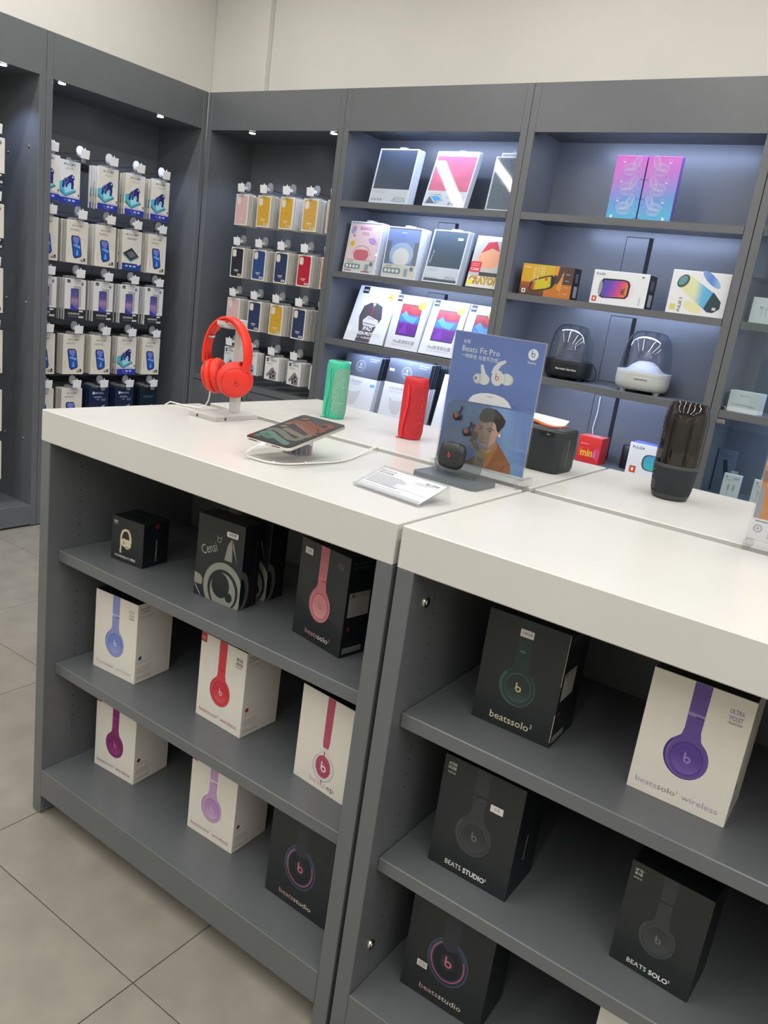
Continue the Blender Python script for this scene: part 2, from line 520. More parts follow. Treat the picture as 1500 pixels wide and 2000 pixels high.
cabB3 = cabinet('grey wall cabinet with lit shelves of boxed and bare speakers', (-0.0756, 2.522, 0), 0, 1.1069, 0.308, SH, leds=True, doors=True, low=0.905,
        slots=[(0.476, 0.606, 1.70, 1.997), (0.476, 0.606, 1.302, 1.622), (0.476, 0.606, 0.915, 1.229)])

# ------------------------------------------------------------------ counter units
SLAB_T = 0.0805; TOP = 1.17; UW = 1.0962; UD = 0.522
Z1, Z2, ZB = 0.7983, 0.4693, 0.1449
def counter_unit(label, loc, rz, bolts=()):
    t = thing('counter_unit', label, 'shelf unit', loc, (0, 0, rz), 'grey counter units')
    p = 0.037; h = TOP - SLAB_T
    for a, sgn in ((0.0005, 1), (UW - p - 0.0005, -1)):
        s = MB().box(a, 0.001, 0.004, a + p, UD - 0.004, h - 0.0005, GREY, 0.0015).build('side_panel', t)
        hb = MB(); xf = a + p + 0.0002 if sgn > 0 else a - 0.0002
        for yy in (0.095, 0.42):
            for i in range(26):
                zz = 0.22 + i * 0.032
                hb.add([(xf, yy + q, zz + r) for q, r in ellipse(0, 0, 0.0021, 0.0021, 8)], [tuple(range(8))], GREYD)
        o = hb.build('peg_holes', s, fix=False); o['kind'] = 'stuff'
        for gy in (0.03, UD - 0.04):
            MB().cyl((a + p / 2, gy, 0), (a + p / 2, gy, 0.005), 0.014, BLACKP, 14).build('glide', s)
    for z in (Z1, Z2):
        MB().box(p + 0.0015, 0.034, z - 0.031, UW - p - 0.0015, UD - 0.03, z, GREY, 0.0018).build('shelf', t)
    b = MB().box(p + 0.001, 0.001, 0.0615, UW - p - 0.001, UD - 0.03, ZB, GREY, 0.0012)
    b.build('bottom_shelf', t)
    MB().box(p, UD - 0.03, 0.0615, UW - p, UD - 0.012, h - 0.001, GREY).build('back_panel', t)
    MB().cyl((0.20, 0.10, 0.0), (0.20, 0.10, 0.0615), 0.007, BLACKP, 10).build('levelling_foot', t)
    MB().cyl((UW - 0.20, 0.10, 0.0), (UW - 0.20, 0.10, 0.0615), 0.007, BLACKP, 10).build('levelling_foot', t)
    for bz in bolts: bolt(t, (0.0375, 0.06, bz), (1, 0, 0), 0.0115)
    return t
UX2 = 1.105
counter_unit('grey counter unit on the left with three shelves of boxed headphones', (0, 0, 0), 0)
counter_unit('grey counter unit on the right, nearest the camera, holding boxed headphones', (UX2, 0, 0), 0, bolts=(1.02, 0.235))
counter_unit('grey counter unit behind the left one, back to back with it', (UW, 1.089, 0), PI)
counter_unit('grey counter unit behind the right one, back to back with it', (UX2 + UW, 1.089, 0), PI)
for lab, x, y in (('thick white worktop slab at front left with the red headphones on it', 0, 0),
                  ('thick white worktop slab at front right, empty, cut by the photo edge', UX2, 0),
                  ('white worktop slab at back left with the green and red speakers', 0, 0.567),
                  ('white worktop slab at back right with the tall smoky speaker', UX2, 0.567)):
    w = UW - 0.0015
    o = MB().box(0, 0, 0, w, 0.522, SLAB_T, SLAB, 0.002).build('worktop_slab', None, (x, y, TOP - SLAB_T))
    tag(o, lab, 'worktop', 'white worktop slabs')

# ------------------------------------------------------------------ boxed headphones in the counter units
def carton(name, parent, w, d, h, mf, ms=None, mt=None, bev=0.0008):
    ms = ms or mf; mt = mt or ms
    me = MB().box(0, 0, 0, w, d, h, mf, bev).mesh(name)
    for m in (ms, mt): me.materials.append(m)
    for p in me.polygons:
        if p.normal.z > 0.9 or p.normal.z < -0.9: p.material_index = 2
        elif abs(p.normal.x) > 0.9 or p.normal.y > 0.9: p.material_index = 1
    return link(name, me, parent)

def headphone_print(P, W, H, main, dark, inner, light, logo, joint=None, jointc=None):
    cx, cy, rx, ry = 0.495 * W, 0.405 * H, 0.222 * W, 0.172 * H
    P.ell(cx, cy, rx, ry, dark)
    P.ell(cx + 0.008 * W, cy - 0.002 * H, rx * 0.93, ry * 0.94, light)
    P.ell(cx + 0.012 * W, cy, rx * 0.88, ry * 0.90, main)
    P.poly([(cx - 0.082 * W, H - 0.3), (cx - 0.078 * W, 0.63 * H), (cx - 0.092 * W, 0.575 * H), (cx - 0.165 * W, 0.515 * H),
            (cx - 0.1 * W, 0.47 * H), (cx + 0.12 * W, 0.47 * H), (cx + 0.175 * W, 0.50 * H), (cx + 0.105 * W, 0.565 * H), (cx + 0.084 * W, 0.63 * H), (cx + 0.088 * W, H - 0.3)], main)
    P.ell(cx + 0.01 * W, cy - 0.004 * H, rx * 0.74, ry * 0.76, dark)
    P.ell(cx + 0.01 * W, cy - 0.006 * H, rx * 0.70, ry * 0.72, gradient('cup_%s_%s' % (inner, light), [(0.0, light), (0.55, inner), (1.0, inner)], 2, (cy - ry * 0.75) / 1000, (cy + ry * 0.75) / 1000))
    P.ring(cx + 0.01 * W, cy - 0.006 * H, rx * 0.40, ry * 0.40, 0.5, main)
    P.b_logo(cx + 0.01 * W, cy, 0.105 * W, logo)
    if joint:
        P.rect(cx - 0.08 * W, joint * H, 0.165 * W, 0.030 * H, jointc); P.rect(cx + 0.0 * W, (joint - 0.006) * H, 0.085 * W, 0.014 * H, dark)

def side_print_white(t, w, d, h, dot):
    P = Print('right', w, h, d); D = d * 1000; H = h * 1000
    P.rect(0.6, 0.6, D - 1.2, H - 1.2, CARDW)
    P.text("PEOPLE AREN'T", 8, H - 18, 7.5, '8d877c', width=36, off=0.02)
    P.text("ALL THE MUSIC", 8, H - 27, 7.5, '8d877c', width=36, off=0.02)
    P.lines(8, H - 36, 52, 3, 3.2, 'bdb6aa')
    P.ell(16, 72, 6, 6, dot)
    P.lines(8, 60, 40, 2, 3.2, 'b5aea2')
    P.lines(8, 44, 52, 7, 2.8, 'b5aea2')
    P.rect(7, 8, 52, 12, 'b9b2a6'); P.rect(7.6, 8.6, 50.8, 10.8, 'e4dfd4')
    P.text('iPod iPhone iPad', 9, 11.5, 6, '4a463f', width=46)
    P.lines(78, 12, 24, 1, 3, 'c5beb2')
    P.build('side_print', t)

def headphone_box(label, loc, ang, w, d, h, style, group='boxed headphones'):
    t = thing('headphone_box', label, 'box', loc, (0, 0, math.radians(ang)), group)
    W, H, D = w * 1000, h * 1000, d * 1000
    white = style['white']
    body = carton('carton', t, w, d, h, CARDW if white else CARDB, CARDW if white else mat('black_card_side', '14171c', 0.35), mat('black_card_top', '15171a', 0.4))
    P = Print('front', w, h, d)
    P.rect(0.6, 0.6, W - 1.2, H - 1.2, CARDW if white else CARDB)
    style['draw'](P, W, H)
    P.build('front_print', t)
    if white and style.get('dot'): side_print_white(t, w, d, h, style['dot'])
    if not white:
        Q = Print('right', w, h, d)
        if 'side' in style:
            Q.rect(0.6, 0.6, D - 1.2, H - 1.2, mat('black_card_side', '14171c', 0.35)); style['side'](Q, D, H)
        if Q.k: Q.build('side_print', t)
    if 'sticker' in style:
        sx, sy, sw, sh, txt = style['sticker']
        m = MB(); m.prism(rrect(sx / 1000, sy / 1000, (sx + sw) / 1000, (sy + sh) / 1000, 0.0008), -0.0016, -0.0011, mat('sticker_paper', 'e6e0dc', 0.5))
        s = m.build('price_sticker', t)
        Q = Print('front'); Q.k = 48
        Q.rect(sx + 0.6, sy + 0.6, sw - 1.2, 0.5, style.get('sticker_line', 'b07a80')); Q.rect(sx + 0.6, sy + sh - 1.1, sw - 1.2, 0.5, style.get('sticker_line', 'b07a80'))
        if txt == '|||':
            r = random.Random(3)
            for i in range(11): Q.rect(sx + 2.5 + i * (sw - 5) / 11, sy + 2.2, 0.3 + r.random() * 0.6, sh - 4, '2a2a2a')
        else:
            Q.text(txt, sx + sw * 0.5, sy + sh * 0.32, sh * 0.55, style.get('sticker_ink', '5a6a88'), align='c')
        Q.build('sticker_print', s)
    return t

def wordmark(P, W, y, parts, x0, x1, size, off=-0.004, heavy=()):
    """lettering in several colours on one line, stretched to x0..x1"""
    full = ''.join(p[0] for p in parts)
    tot = 0; ws = []
    for s, c in parts:
        ws.append(text_polys(s, off)[2] + 0.07 + 0.25 * (s.startswith(' '))); tot += ws[-1]
    k = (x1 - x0) / tot; x = x0
    for (s, c), w in zip(parts, ws):
        o2 = 0.030 if s in heavy else off
        sup = s.strip() in ('2', '3') and len(parts) > 1
        xx = x + (0.25 * k if s.startswith(' ') else 0)
        if sup: P.text(s.strip(), xx, y + size * 0.42, size * 0.55, c, off=off)
        else: P.text(s.strip(), xx, y, size, c, width=text_polys(s.strip(), o2)[2] * k, off=o2)
        x += (w if not sup else w * 0.75) * k

def solo3(main, dark, inner, light, logo, tb, ts, tw, joint=None, jointc=None, corner=None, coll=None):
    def draw(P, W, H):
        headphone_print(P, W, H, main, dark, inner, light, logo, joint, jointc)
        wordmark(P, W, 0.075 * H, [('beats', tb), ('solo', ts), ('3', tb), (' wireless', tw)], 0.075 * W, 0.93 * W, 0.066 * H)
        if corner:
            P.rect(0.4, H - 24, 20, 23.6, 'b8303c'); P.text('40 HR', 3, H - 14, 6, 'f0d8d6', width=14, off=0.02); P.lines(4, H - 18, 12, 1, 2, 'f0d8d6')
        if coll == 'uv':
            P.text('ULTRA', 0.78 * W, 0.865 * H, 0.05 * H, 'a596b8', width=0.135 * W, off=0.02)
            P.text('VIOLET', 0.78 * W, 0.815 * H, 0.05 * H, 'a596b8', width=0.135 * W, off=0.02)
            P.text('COLLECTION', 0.78 * W, 0.785 * H, 0.026 * H, '85807a', width=0.135 * W, off=0.01)
        if coll == 'uvgrey':
            P.text('ULTRA', 0.80 * W, 0.865 * H, 0.05 * H, 'bfb8ac', width=0.12 * W, off=0.02)
            P.text('VIOLET', 0.80 * W, 0.815 * H, 0.05 * H, 'bfb8ac', width=0.12 * W, off=0.02)
            P.text('COLLECTION', 0.80 * W, 0.787 * H, 0.026 * H, '7d776d', width=0.12 * W, off=0.01)
        if coll == 'special':
            P.text('SPECIAL', 0.79 * W, 0.865 * H, 0.05 * H, '6d675e', width=0.14 * W, off=0.02)
            P.text('EDITION', 0.79 * W, 0.815 * H, 0.05 * H, '6d675e', width=0.14 * W, off=0.02)
            P.text('(PRODUCT)', 0.79 * W, 0.785 * H, 0.026 * H, 'c0404a', width=0.13 * W)
    return draw

BW, BD, BH = 0.161, 0.128, 0.229
headphone_box('white box with pale blue-violet headphones, upper middle shelf of the left unit', (0.110, 0.1036, Z2), 4.2, BW, BD, BH,
    dict(white=True, dot='4a4a86', draw=solo3('8e93cc', '5d6cab', '6f86c6', '9fa6da', 'c8d2ee', 'c6bfb2', '9d968a', 'c6bfb2', 0.745, 'b6bae0', coll='uvgrey')))
headphone_box('white box with red headphones and a red corner sticker', (0.4851, 0.1396, Z2), -1.2, BW, BD, BH,
    dict(white=True, dot='b83030', draw=solo3('d6404c', 'ac2833', 'cb3340', 'de5a62', 'f0c4c4', 'b85055', '8a847a', 'b85055', 0.66, 'cc3a46', corner=True, coll='special')))
headphone_box('white box with dark magenta headphones on the bottom shelf', (0.1046, 0.1266, ZB), 3.8, BW, BD, BH,
    dict(white=True, dot='7a1838', draw=solo3('8a2a70', '661b52', '7c2463', '9a3f82', 'd070ae', '7c4458', '8a847a', '7c4458', 0.75, '9c4486', corner=True)))
headphone_box('white box with lilac headphones on the bottom shelf', (0.5005, 0.1278, ZB), 1.4, BW, BD, BH,
    dict(white=True, dot='8a5050', draw=solo3('c49fca', '9f7caa', 'b48cc0', 'd2b4d6', 'd8bede', 'b86078', '8a847a', 'b86078', 0.74, 'e2d2e6', corner=True)))
headphone_box('white box with deep purple headphones and ultra violet lettering', (1.5541, 0.1328, Z1), 0.0, 0.164, 0.119, 0.228,
    dict(white=True, dot='4a3a80', draw=solo3('68509a', '463a78', '593e94', '7c62ae', 'a48cd0', 'aa9fbc', '87817a', 'aa9fbc', 0.735, '9484bc', coll='uv')))

def draw_ep(P, W, H):
    pk, pd = 'b8506c', '98405a'
    P.poly([(0.50 * W, H - 0.3), (0.50 * W, 0.52 * H), (0.51 * W, 0.475 * H), (0.56 * W, 0.45 * H), (0.615 * W, 0.475 * H), (0.63 * W, 0.52 * H), (0.645 * W, H - 0.3)], pk)
    for g, c in ((1.0, 'a9a4a8'), (0.94, 'dfdad6')):
        P.ell(0.56 * W, 0.255 * H, 0.205 * W * g, 0.150 * H * g, c, rot=-18)
        P.poly([(0.535 * W, 0.47 * H * (0.97 + 0.03 * g)), (0.59 * W, 0.47 * H * (0.97 + 0.03 * g)), (0.56 * W + 0.19 * W * g, 0.29 * H), (0.56 * W - 0.17 * W * g, 0.31 * H)], c)
    P.poly([(0.55 * W, 0.425 * H), (0.578 * W, 0.425 * H), (0.62 * W, 0.36 * H), (0.50 * W, 0.365 * H)], 'e6e0d6')
    P.ell(0.555 * W, 0.265 * H, 0.145 * W, 0.118 * H, pd)
    P.ell(0.555 * W, 0.262 * H, 0.14 * W, 0.113 * H, pk)
    P.ring(0.555 * W, 0.255 * H, 0.105 * W, 0.082 * H, 1.2, pd)
    P.b_logo(0.555 * W, 0.262 * H, 0.15 * W, 'efe4e2')
    P.stroke([(0.555 * W, 0.43 * H), (0.553 * W, 0.38 * H)], 3, pd)
    P.stroke([(0.555 * W, 0.12 * H), (0.553 * W, 0.075 * H)], 3, pk)
    P.text('beats', 0.33 * W, 0.055 * H, 0.085 * H, 'd4b4a8', width=0.31 * W, off=-0.006)
    P.text('ep', 0.67 * W, 0.055 * H, 0.085 * H, '6b675f', width=0.14 * W, off=-0.006)
headphone_box('cream box with a pink earphone on a white yoke', (0.8325, 0.1249, Z2), -4.8, 0.156, 0.11, 0.233, dict(white=True, dot=None, draw=draw_ep))

def draw_solo2_rose(P, W, H):
    P.poly([(0.2, 0.2), (W - 0.2, 0.2), (W - 0.2, 0.26 * H), (0.62 * W, 0.35 * H), (0.3 * W, 0.30 * H), (0.2, 0.42 * H)], '1e2326')
    headphone_print(P, W, H, 'c0707a', '8c4a54', 'c97f86', 'd69a9c', 'a87078', 0.66, 'c88088')
    wordmark(P, W, 0.07 * H, [('beats', 'cf8a94'), ('solo', 'e9e2dc'), ('2', 'cf8a94')], 0.27 * W, 0.82 * W, 0.075 * H)
    P.lines(0.77 * W, 0.90 * H, 0.15 * W, 4, 3.4, '8a8d8c', 0.7)
def side_solo2(Q, D, H):
    Q.text("PEOPLE AREN'T", 8, H - 17, 7.5, '565b60', width=60, off=0.02)
    Q.text("ALL THE MUSIC", 8, H - 27, 7.5, '565b60', width=56, off=0.02)
    Q.rect(8, 92, 62, 56, '8d8d8a'); Q.rect(8.5, 92.5, 61, 42, 'a3a29e')
    Q.lines(10, 130, 56, 9, 4.2, '7d7c78', 1.0); Q.ell(20, 141, 4, 4, '4a4a48')
    Q.ell(16, 66, 5, 5, '7a2a36')
    Q.rect(6, 8, 56, 13, '8a8a88'); Q.text('iPod iPhone iPad', 8, 11.5, 6.5, '1c1d1e', width=50)
headphone_box('black box with rose headphones beside the centre post', (0.7637, 0.1468, Z1), -10.0, 0.16, 0.122, 0.228,
    dict(white=False, draw=draw_solo2_rose, side=side_solo2, sticker=(16, 196, 26, 15, '1998')))

def draw_solo2_green(P, W, H):
    headphone_print(P, W, H, '2a3b3a', '465a58', '22302f', '39504d', 'cfc684', None, None)
    P.text('solo', 0.45 * W, 0.715 * H, 7, '8a9a98', off=0.0)
    wordmark(P, W, 0.065 * H, [('beats', 'd9d0ac'), ('solo', 'd9d0ac'), ('2', 'd9d0ac')], 0.23 * W, 0.80 * W, 0.09 * H, off=0.004)
    P.stroke([(10, 0.95 * H), (24, 0.93 * H), (40, 0.935 * H), (52, 0.90 * H)], 0.8, '394043'); P.stroke([(9, 0.94 * H), (12, 0.80 * H)], 0.7, '343b3e')
    P.stroke([(0.80 * W, 0.92 * H), (0.97 * W, 0.93 * H)], 0.8, '394043')
    P.stroke([(W - 0.8, 0.05 * H), (W - 0.6, 0.30 * H)], 1.2, 'b9b2a0'); P.stroke([(W - 0.8, 0.55 * H), (W - 0.5, 0.99 * H)], 1.0, 'a8a292')
headphone_box('black box with dark green headphones and a gold b', (1.2421, 0.1328, Z1), 1.0, 0.163, 0.115, 0.228,
    dict(white=False, draw=draw_solo2_green, side=side_solo2, sticker=(68, 194, 27, 15, '04968')))

def draw_dark(model, tl, rx):
    def draw(P, W, H):
        headphone_print(P, W, H, '393d3f', '44484a', '2d3133', '404446', '6a6e70', 0.75, '2a2e30')
        for i, s in enumerate(tl):
            P.text(s, 0.06 * W, (0.92 - 0.035 * i) * H, 0.036 * H if i < 2 else 0.018 * H, 'd8d8d4', width=0.10 * W, off=0.02)
        wordmark(P, W, 0.055 * H, [('BEATS', 'e6e6e2'), (' ' + model, 'f0f0ec'), ('3', 'f0f0ec')], 0.22 * W, rx * W, 0.062 * H, off=0.004, heavy=(' ' + model,))
    return draw
def side_studio3(Q, D, H):
    Q.text('BEATS STUDIO3', 0.48 * D, 0.27 * H, 8, 'b9b9b6', rot=90, off=0.01)
headphone_box('black box marked BEATS STUDIO with dark headphones and a price sticker', (1.2181, 0.1033, Z2), 0.2, 0.176, 0.122, 0.247,
    dict(white=False, draw=draw_dark('STUDIO', ['ACTIVE', 'NOISE', 'CANCELLING'], 0.76), side=side_studio3, sticker=(112, 173, 27, 15, '278')))
headphone_box('smaller black box marked BEATS SOLO with dark headphones', (1.5978, 0.1208, Z2), -2.9, 0.142, 0.105, 0.207,
    dict(white=False, draw=draw_dark('SOLO', ['UP TO', '40 HR', 'BATTERY LIFE'], 0.78)))

def draw_studio(P, W, H):
    cx, cy, rx, ry = 0.515 * W, 0.44 * H, 0.245 * W, 0.215 * H
    P.ell(cx, cy, rx, ry, '56677e'); P.ell(cx, cy, rx * 0.97, ry * 0.975, '2c3442')
    P.ring(cx, cy, rx * 0.93, ry * 0.93, 5.0, '3e4a60', a0=20, a1=200)
    P.ring(cx, cy, rx * 0.84, ry * 0.84, 2.6, 'b06076', a0=120, a1=385)
    P.ell(cx, cy, rx * 0.72, ry * 0.72, '1d2126'); P.ring(cx, cy, rx * 0.72, ry * 0.72, 0.6, '3c4148', a0=170, a1=380)
    P.poly([(cx - 0.10 * W, H - 0.3), (cx - 0.095 * W, cy + 0.14 * H), (cx - 0.02 * W, cy + 0.10 * H), (cx + 0.08 * W, cy + 0.13 * H), (cx + 0.10 * W, H - 0.3)], '33383c')
    P.ell(cx, cy, rx * 0.34, ry * 0.34, '2d3137')
    P.b_logo(cx, cy, 0.125 * W, 'cf7088')
    wordmark(P, W, 0.075 * H, [('beats', 'cfa8a0'), ('studio', 'e4dccb')], 0.24 * W, 0.77 * W, 0.07 * H)
headphone_box('dark grey box with a pink ringed earcup, bottom shelf of the left unit', (0.8032, 0.1056, ZB), -1.4, 0.191, 0.11, 0.262, dict(white=False, draw=draw_studio))
headphone_box('dark grey box with pink ringed earcup and pink sticker, right unit', (1.2035, 0.1045, ZB), 1.5, 0.191, 0.11, 0.262,
    dict(white=False, draw=draw_studio, sticker=(32, 70, 24, 15, '|||'), sticker_ink='c87888', sticker_line='c87888'))

def draw_plain(P, W, H):
    P.stroke([(16, 206), (20, 212), (23, 206), (26, 213), (29, 205)], 1.4, 'c06080')
    headphone_print(P, W, H, 'c8a0a8', 'a07a82', 'b88c96', 'd8b8be', 'e8d0d4', None, None)
headphone_box('white box just showing at the bottom edge of the photo', (1.60, 0.16, ZB), -1.0, BW, BD, BH, dict(white=True, dot=None, draw=draw_plain))

# small black earphone box with an ear-hook picture
def earhook_box():
    w, d, h = 0.115, 0.089, 0.119
    t = thing('earphone_box', 'small black cube box with a cream ear-hook earphone on it', 'box', (0.1542, 0.1101, Z1), (0, 0, math.radians(5.0)))
    carton('carton', t, w, d, h, CARDB, mat('black_card_side', '14171c', 0.35))
    P = Print('front', w, h, d); c = 'd9cfb4'; W, H = 115, 119
    P.rect(0.6, 0.6, 113.8, 117.8, CARDB)
    for i in range(3): P.rect(7, 107 - i * 4.4, 14, 1.0 if i != 1 else 3.0, 'c8c8c4')
    pts = [(34 + 0, 28), (36, 40), (35, 56), (36, 72), (41, 84), (50, 89), (60, 88), (66, 80), (69, 68), (70, 58)]
    P.stroke(pts, 5.2, c, 7.5)
    P.rr(40, 42, 32, 22, 8, c); P.ell(46, 54, 10, 11, c); P.ell(58, 42, 8, 4, 'b9ae94')
    P.stroke([(34, 28), (37, 24)], 6, c)
    P.b_logo(46, 54, 9, '3a3a36')
    P.text('POWERBEATS', 16, 11, 9, 'e6e4de', width=54, off=0.004); P.text('PRO', 73, 11, 9, 'f2f0ea', width=17, off=0.025)
    P.build('front_print', t)
    Q = Print('right', w, h, d)
    Q.rect(0.6, 0.6, 87.8, 117.8, mat('black_card_side', '14171c', 0.35))
    Q.text('POWERBEATS PRO', 49, 12, 7, 'b8b6b0', rot=90, off=0.006); Q.rect(43, 2, 0.6, 116, '55585c')
    Q.ring(46, 107, 6, 6, 2.2, 'b02838'); Q.ell(46, 107, 2, 2, 'b02838')
    Q.build('side_print', t)
    T = Print('top', w, h, d); T.rr(34, 24, 62, 18, 2, '0c0d10'); T.build('top_print', t)
earhook_box()

# the two owl boxes
def owl_box(label, loc, ang, sticker):
    w, d, h = 0.146, 0.062, 0.208
    t = thing('owl_box', label, 'box', loc, (0, 0, math.radians(ang)), 'black owl-print boxes')
    carton('carton', t, w, d, h, CARDB, mat('black_card_side', '14171c', 0.35))
    P = Print('front', w, h, d); g = '8f9188'; k = '24292b'; W, H = 146, 208
    def clip(pts): return [(min(max(x, 0.3), W - 0.3), min(max(y, 0.3), H - 0.3)) for x, y in pts]
    P.poly(clip(ellipse(92, 38, 62, 66, 40)), g); P.poly(clip(ellipse(92, 36, 48, 51, 40)), k)
    P.poly(clip(ellipse(92, 33, 40, 46, 40)), g); P.ell(84, 46, 28, 32, k); P.ell(112, 22, 11, 12, k)
    P.poly(clip([(0, 30), (0, 58), (20, 54), (27, 45), (25, 30)]), g); P.poly([(2, 26), (5, 28), (24, 4), (22, 2)], g)
    P.poly([(90, 112), (97, 150), (109, 170), (111, 152), (114, 112)], g); P.poly([(112, 168), (113, 148), (131, 108), (121, 140)], g)
    P.text('Censi', 22, 108, 34, 'a9aba2', width=50, off=-0.002, rot=24)
    P.ring(70, 156, 6.5, 6.5, 1.4, 'a9aba2'); P.stroke([(65, 161), (62, 166)], 1.4, 'a9aba2'); P.stroke([(75, 161), (78, 166)], 1.4, 'a9aba2')
    P.build('front_print', t)
    Q = Print('right', w, h, d); Q.rect(0.6, 0.6, 60.8, 206.8, mat('black_card_side', '14171c', 0.35))
    def half(rx, ry, cy): return [(0.3, cy - ry)] + ellipse(0, cy, rx, ry, 14, 0, -90, 90)[1:-1] + [(0.3, cy + ry)]
    def cl(pts): return [(max(x, 0.2), max(y, 0.3)) for x, y in pts]
    Q.poly(cl(half(30, 52, 46)), '5d605c'); Q.poly(cl(half(18, 38, 42)), '14171c')
    Q.rect(45, 1, 1.2, 206, '6a2030')
    Q.build('side_print', t)
    if sticker:
        s = MB().prism(rrect(0.093, 0.172, 0.128, 0.185, 0.003), -0.0020, -0.0015, mat('sticker_paper', 'e6e0dc', 0.5)).build('barcode_sticker', t)
        S = Print('front'); S.k = 62
        for i in range(12): S.rect(98 + i * 2.1, 176, 0.5 + (i * 37 % 7) * 0.12, 7, '1c1c1c')
        S.build('barcode', s)
    return t
owl_box('black box with a grey owl print, the front one with a barcode sticker', (0.4644, 0.1187, Z1), 3.5, True)
owl_box('black box with a grey owl print, standing behind the other', (0.4620, 0.2190, Z1), 1.0, False)

# ------------------------------------------------------------------ hooks and hanging packs
ORD = ['first', 'second', 'third', 'fourth', 'fifth', 'sixth', 'seventh', 'eighth', 'ninth', 'tenth']
ROWN = ['top', 'second', 'third', 'fourth', 'fifth', 'sixth']
WIRE = mat('chrome_wire', 'b8bcc2', 0.22, metal=1.0)
def hook_meshes(L, white_lock):
    r = MB(); r.cyl((0, 0.004, 0.004), (0, L, 0.004), 0.0022, WIRE, 8)
    lo = MB(); lo.tube([(0, 0.018, -0.018), (0, 0.020, -0.030), (0, 0.03, -0.032), (0, L, -0.032)], 0.0026, WIRE, 8)
    # price tag: a plate leaning back on a wedge-shaped clip
    tg = MB(); tg.prism([(-0.0025, 0.022), (0.0, 0.023), (0.0055, -0.021), (0.003, -0.022)], -0.0265, 0.0265, TAGW, 'x')
    cp = MB(); cp.prism([(0.001, 0.014), (0.040, 0.012), (0.044, 0.000), (0.006, -0.010)], -0.012, 0.016, WHITEP, 'x')
    cp.cyl((0, 0.004, 0.022), (0, 0.004, 0.032), 0.003, WHITEP, 8)
    kn = MB(); kn.prism([(0.004, -0.020), (0.020, -0.014), (0.022, -0.040), (0.010, -0.043)], -0.010, 0.010, CLEARW, 'x')
    lk = MB()
    m = mat('white_lock', 'e8ecf2', 0.3) if white_lock else CLEARW
    pts = ellipse(0.004, 0.016, 0.021, 0.028, 20)
    lk.prism(pts, 0.050, 0.060, m, 'y'); lk.prism(ellipse(0.004, 0.004, 0.010, 0.012, 14), 0.046, 0.050, STEEL if not white_lock else m, 'y')
    return [('rod', r.mesh('rod', 40)), ('hanging_rod', lo.mesh('hanging_rod', 40)), ('price_tag', tg.mesh('price_tag')), ('tag_clip', cp.mesh('tag_clip')), ('clear_stop', kn.mesh('clear_stop')), ('lock', lk.mesh('lock', 40))]
HOOKS = {}
def hook(label, loc, rz, L, white, group):
    k = (L, white)
    if k not in HOOKS: HOOKS[k] = hook_meshes(L, white)
    t = thing('display_hook', label, 'hook', loc, (0, 0, rz), group)
    for n, me in HOOKS[k]: link(n, me, t)
    return t

# pack designs: local origin at the top centre of the front face; x right, y inward, z up
class PackPrint(Print):
    def __init__(self, w, h):
        super().__init__('front'); self.ox = -w / 2; self.oz = -h
    def _p(self, u, v):
        return (self.ox + u * 0.001, -(0.00015 + self.k * self.STEP), self.oz + v * 0.001)
def phone_poly(x, y, w, h, sl):
    return [(x, y + sl), (x + w * 0.86, y), (x + w, y + h - sl * 0.6), (x + w * 0.10, y + h)]

def d_gorilla(P, W, H):
    P.rect(0.3, 0.3, W - 0.6, 34, '2c3a9c')
    for i in range(3): P.rr(38 + i * 26, 17, 17, 9, 2, 'c6cdea' if i else '5f6cc0')
    P.lines(48, 11, 44, 2, 3, '8f9ad6')
    P.rect(0.3, 34, W - 0.6, 10, 'c4c2d6'); P.rect(0.3, 44, W - 0.6, 10, 'd6d3da')
    P.poly([(0.3, 112), (0.3, 74), (46, 40), (112, 74), (92, 96), (40, 122)], '55b4c8')
    P.poly([(0.3, 84), (0.3, 66), (46, 36), (112, 70), (112, 78), (46, 44)], '4f7f86')
    P.poly([(30, 100), (46, 56), (100, 80), (86, 100)], 'a6dbe6')
    g = '252c74'
    P.poly([(24, 84), (28, 118), (40, 134), (58, 142), (70, 152), (84, 160), (98, 152), (102, 138), (96, 128), (98, 110), (94, 82), (80, 82), (82, 104), (76, 116), (66, 108), (58, 106), (58, 88), (44, 88), (46, 104), (42, 104), (38, 84)], g)
    P.ring(48, 122, 9, 16, 1.4, 'd8d6e6', rot=-20); P.ell(90, 146, 6, 4, 'cfd4e8', rot=-30)
    P.text('MOCOLL 魔可', 32, 205, 12, '3c4460', width=70, off=0.006)
    P.lines(44, 190, 58, 2, 5, 'b9b3a8', 1.6)
    P.rr(98, 44, 30, 12, 2, 'e8e6e2'); P.rect(124, 48, 8, 12, '4a4a50')
